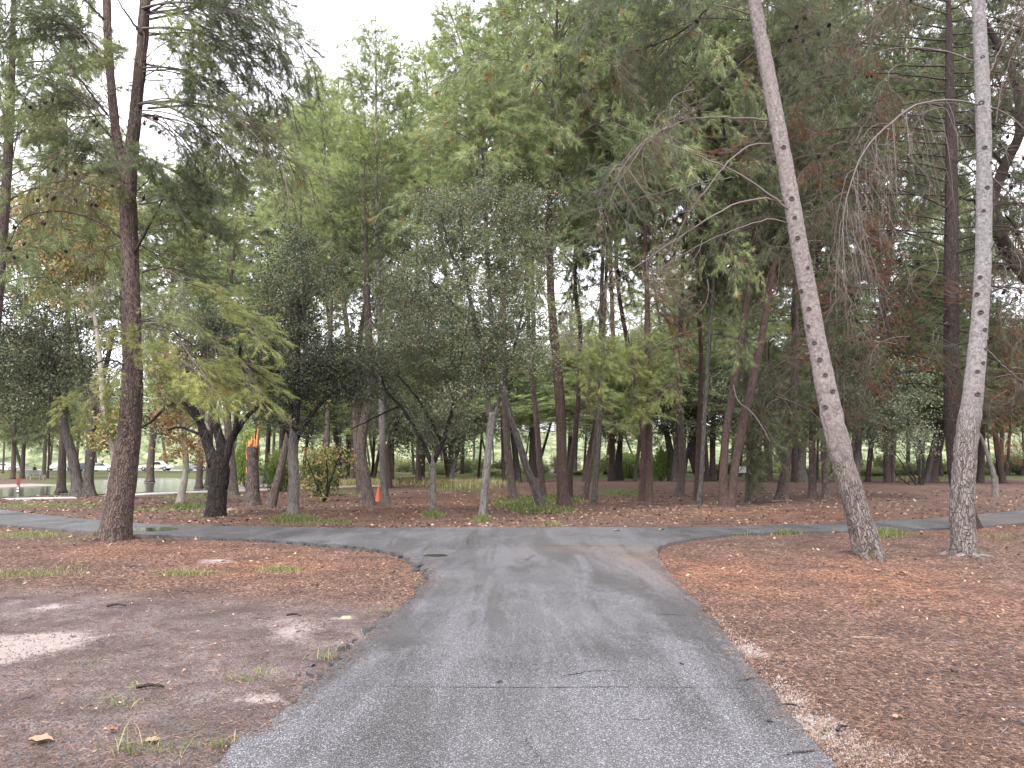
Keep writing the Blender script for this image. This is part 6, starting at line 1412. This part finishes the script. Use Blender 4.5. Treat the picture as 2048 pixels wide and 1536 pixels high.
v = np.stack([P - d * ln[:, None] / 2 - s_ * wd[:, None], P - d * ln[:, None] / 2 + s_ * wd[:, None], P + d * ln[:, None] / 2], 1).reshape(-1, 3)
g = G(); g.add(v, np.arange(3 * n).reshape(-1, 3), 0, np.repeat(np.clip(rg.beta(2, 2.6, n), 0, 1), 3)); tag(part("blown_needles", g, LIT), kind='stuff')
# pale gravel on the right sandy edge
PG = plain("pale_gravel", (.42, .36, .32), .8, .35, 90)
P = scat(26000, 1380, 1900, 1200, 1545, rg, lambda x, y: np.clip(blob(x, y, PALE[10:15]) * 1.4 - .15, 0, 1)); n = len(P); P[:, 2] = surf(P) + .003
k = rg.uniform(.003, .008, n)[:, None]; v = (P[:, None] + T4[None] * k[:, None] * rg.uniform(.6, 1.4, (n, 4, 1))).reshape(-1, 3); q = np.arange(n)[:, None] * 4
g = G(); g.add(v, np.concatenate([q + np.array([0, 1, 3]), q + np.array([1, 2, 3]), q + np.array([2, 0, 3])])); tag(part("gravel", g, PG), kind='stuff')

def blades(P, rg, hgt, wd, tmu, lean=.6, tsd=.18):
    n = len(P); a = rg.uniform(0, 6.283, n); h = hgt * rg.uniform(.5, 1.25, n)
    u = np.c_[np.cos(a), np.sin(a), np.zeros(n)]; s_ = np.c_[-np.sin(a), np.cos(a), np.zeros(n)] * (wd * rg.uniform(.7, 1.3, n))[:, None]
    ll = (lean * rg.random(n) * h)[:, None]
    m_ = P + u * ll * .35 + np.c_[np.zeros((n, 2)), h * .6]; t_ = P + u * ll + np.c_[np.zeros((n, 2)), h * (1 - .25 * rg.random(n))]
    v = np.stack([P - s_, P + s_, m_ + s_ * .7, m_ - s_ * .7, t_], 1).reshape(-1, 3); q = np.arange(n)[:, None] * 5
    g = G(); g.add(v, [q + np.array([0, 1, 2, 3]), q + np.array([3, 2, 4])], 0, np.repeat(np.clip(tmu + tsd * rg.normal(size=n), 0, 1), 5))
    return g
def grass_patch(n, lst, hgt, wd, tmu, name="grass"):
    Ps = []
    for px, py, rx, ry, am_ in lst:
        k = int(n * am_); q = rg.normal(0, .5, (k, 2)) * (rx, ry) + (px, py); q[:, 1] = np.maximum(q[:, 1], 945)
        Ps += [gnd(*c) for c in q]
    P = np.array(Ps); P = P[~inpoly(P[:, 0], P[:, 1], OUT0)]; P[:, 2] = surf(P) - .005
    wd_ = wd * np.maximum(1, P[:, 1] / 14)
    tag(part(name, blades(P, rg, hgt, wd_, tmu, .9, .24), GRASS), kind='stuff')
grass_patch(1500, [q for q in GRASSY if q[1] > 1000], .06, .003, .62)
grass_patch(3000, [(1460, 1066, 38, 4, 1), (1440, 1064, 20, 3, .6), (1570, 1066, 30, 4, .3), (1770, 1070, 40, 5, .3), (585, 1042, 40, 5, .8), (866, 1034, 18, 3, .5), (965, 1044, 14, 2, .3), (375, 1012, 30, 5, .8), (1745, 1118, 18, 3, .15), (1945, 1112, 16, 4, .15), (200, 1078, 10, 4, .2)], .16, .0035, .5)
grass_patch(3600, [(930, 975, 70, 6, 1), (700, 972, 60, 6, .6), (760, 968, 60, 5, .5), (1840, 962, 40, 4, .4), (870, 966, 60, 5, .6)], .42, .006, .86, "dry_grass")
grass_patch(3200, [(1060, 1006, 70, 10, 1), (1090, 1021, 50, 4, .7), (1030, 1010, 30, 5, .5), (1120, 1000, 40, 6, .4)], .13, .009, .52, "green_weeds")
# single tufts on the trodden ground
TUFTS = [(265, 1505, .16, 1.0, "largest bright grass clump near the lower left corner"), (335, 1502, .12, .8, "grass clump right of the largest one at the lower left"), (435, 1495, .13, .6, "thin grass clump nearest the path at the lower left"), (660, 1318, .13, .9, "grass clump sticking out at the left edge of the path"), (180, 1327, .06, .5, "tiny grass sprig left of the trodden ground middle"), (272, 1408, .07, .5, "small grass sprig under the pale sandy streak"), (215, 1405, .09, .5, "spidery grass sprig at the left of the sandy streak"), (490, 1362, .07, .5, "small grass sprig above the second sandy streak"), (525, 1348, .06, .4, "faint grass sprig left of the path edge clump"), (285, 1378, .06, .4, "grass sprig growing beside the charred stick"), (775, 1224, .09, .6, "grass clump at the path edge below the broken lip"), (830, 1186, .06, .4, "little grass sprig in the needles by the broken lip"), (846, 1162, .07, .5, "topmost grass sprig by the broken asphalt lip"), (40, 1146, .12, 1.0, "grass clump at the left edge of the litter mound"), (135, 1139, .12, .9, "second grass clump from the left on the litter mound"), (345, 1146, .12, .8, "green grass clump in the middle of the litter mound"), (405, 1145, .10, .7, "yellowish grass clump just right of the middle one on the mound"), (560, 1138, .12, .8, "grass clump at the right of the litter mound"), (165, 1083, .12, .6, "grass clump at the left foot of the brown pine")]
for px, py, h_, am_, lab in TUFTS:
    c = gnd(px, py); k = int(26 + 22 * am_ * (c[1] > 9)); P = np.c_[rg.normal(0, .05 + .06 * am_ * (c[1] > 9), (k, 2)) * (1.6, .8), np.zeros(k)]
    g = blades(P, rg, h_ * .72, np.full(k, max(.0036, .0004 * c[1])), .66, 3.2, .2)
    o = part("grass_tuft", g, GRASS); o.location = (c[0], c[1], float(surf(np.array([[c[0], c[1], 0]]))[0]) - .004); tag(o, lab, "grass tuft", "grass tufts on the trodden ground")
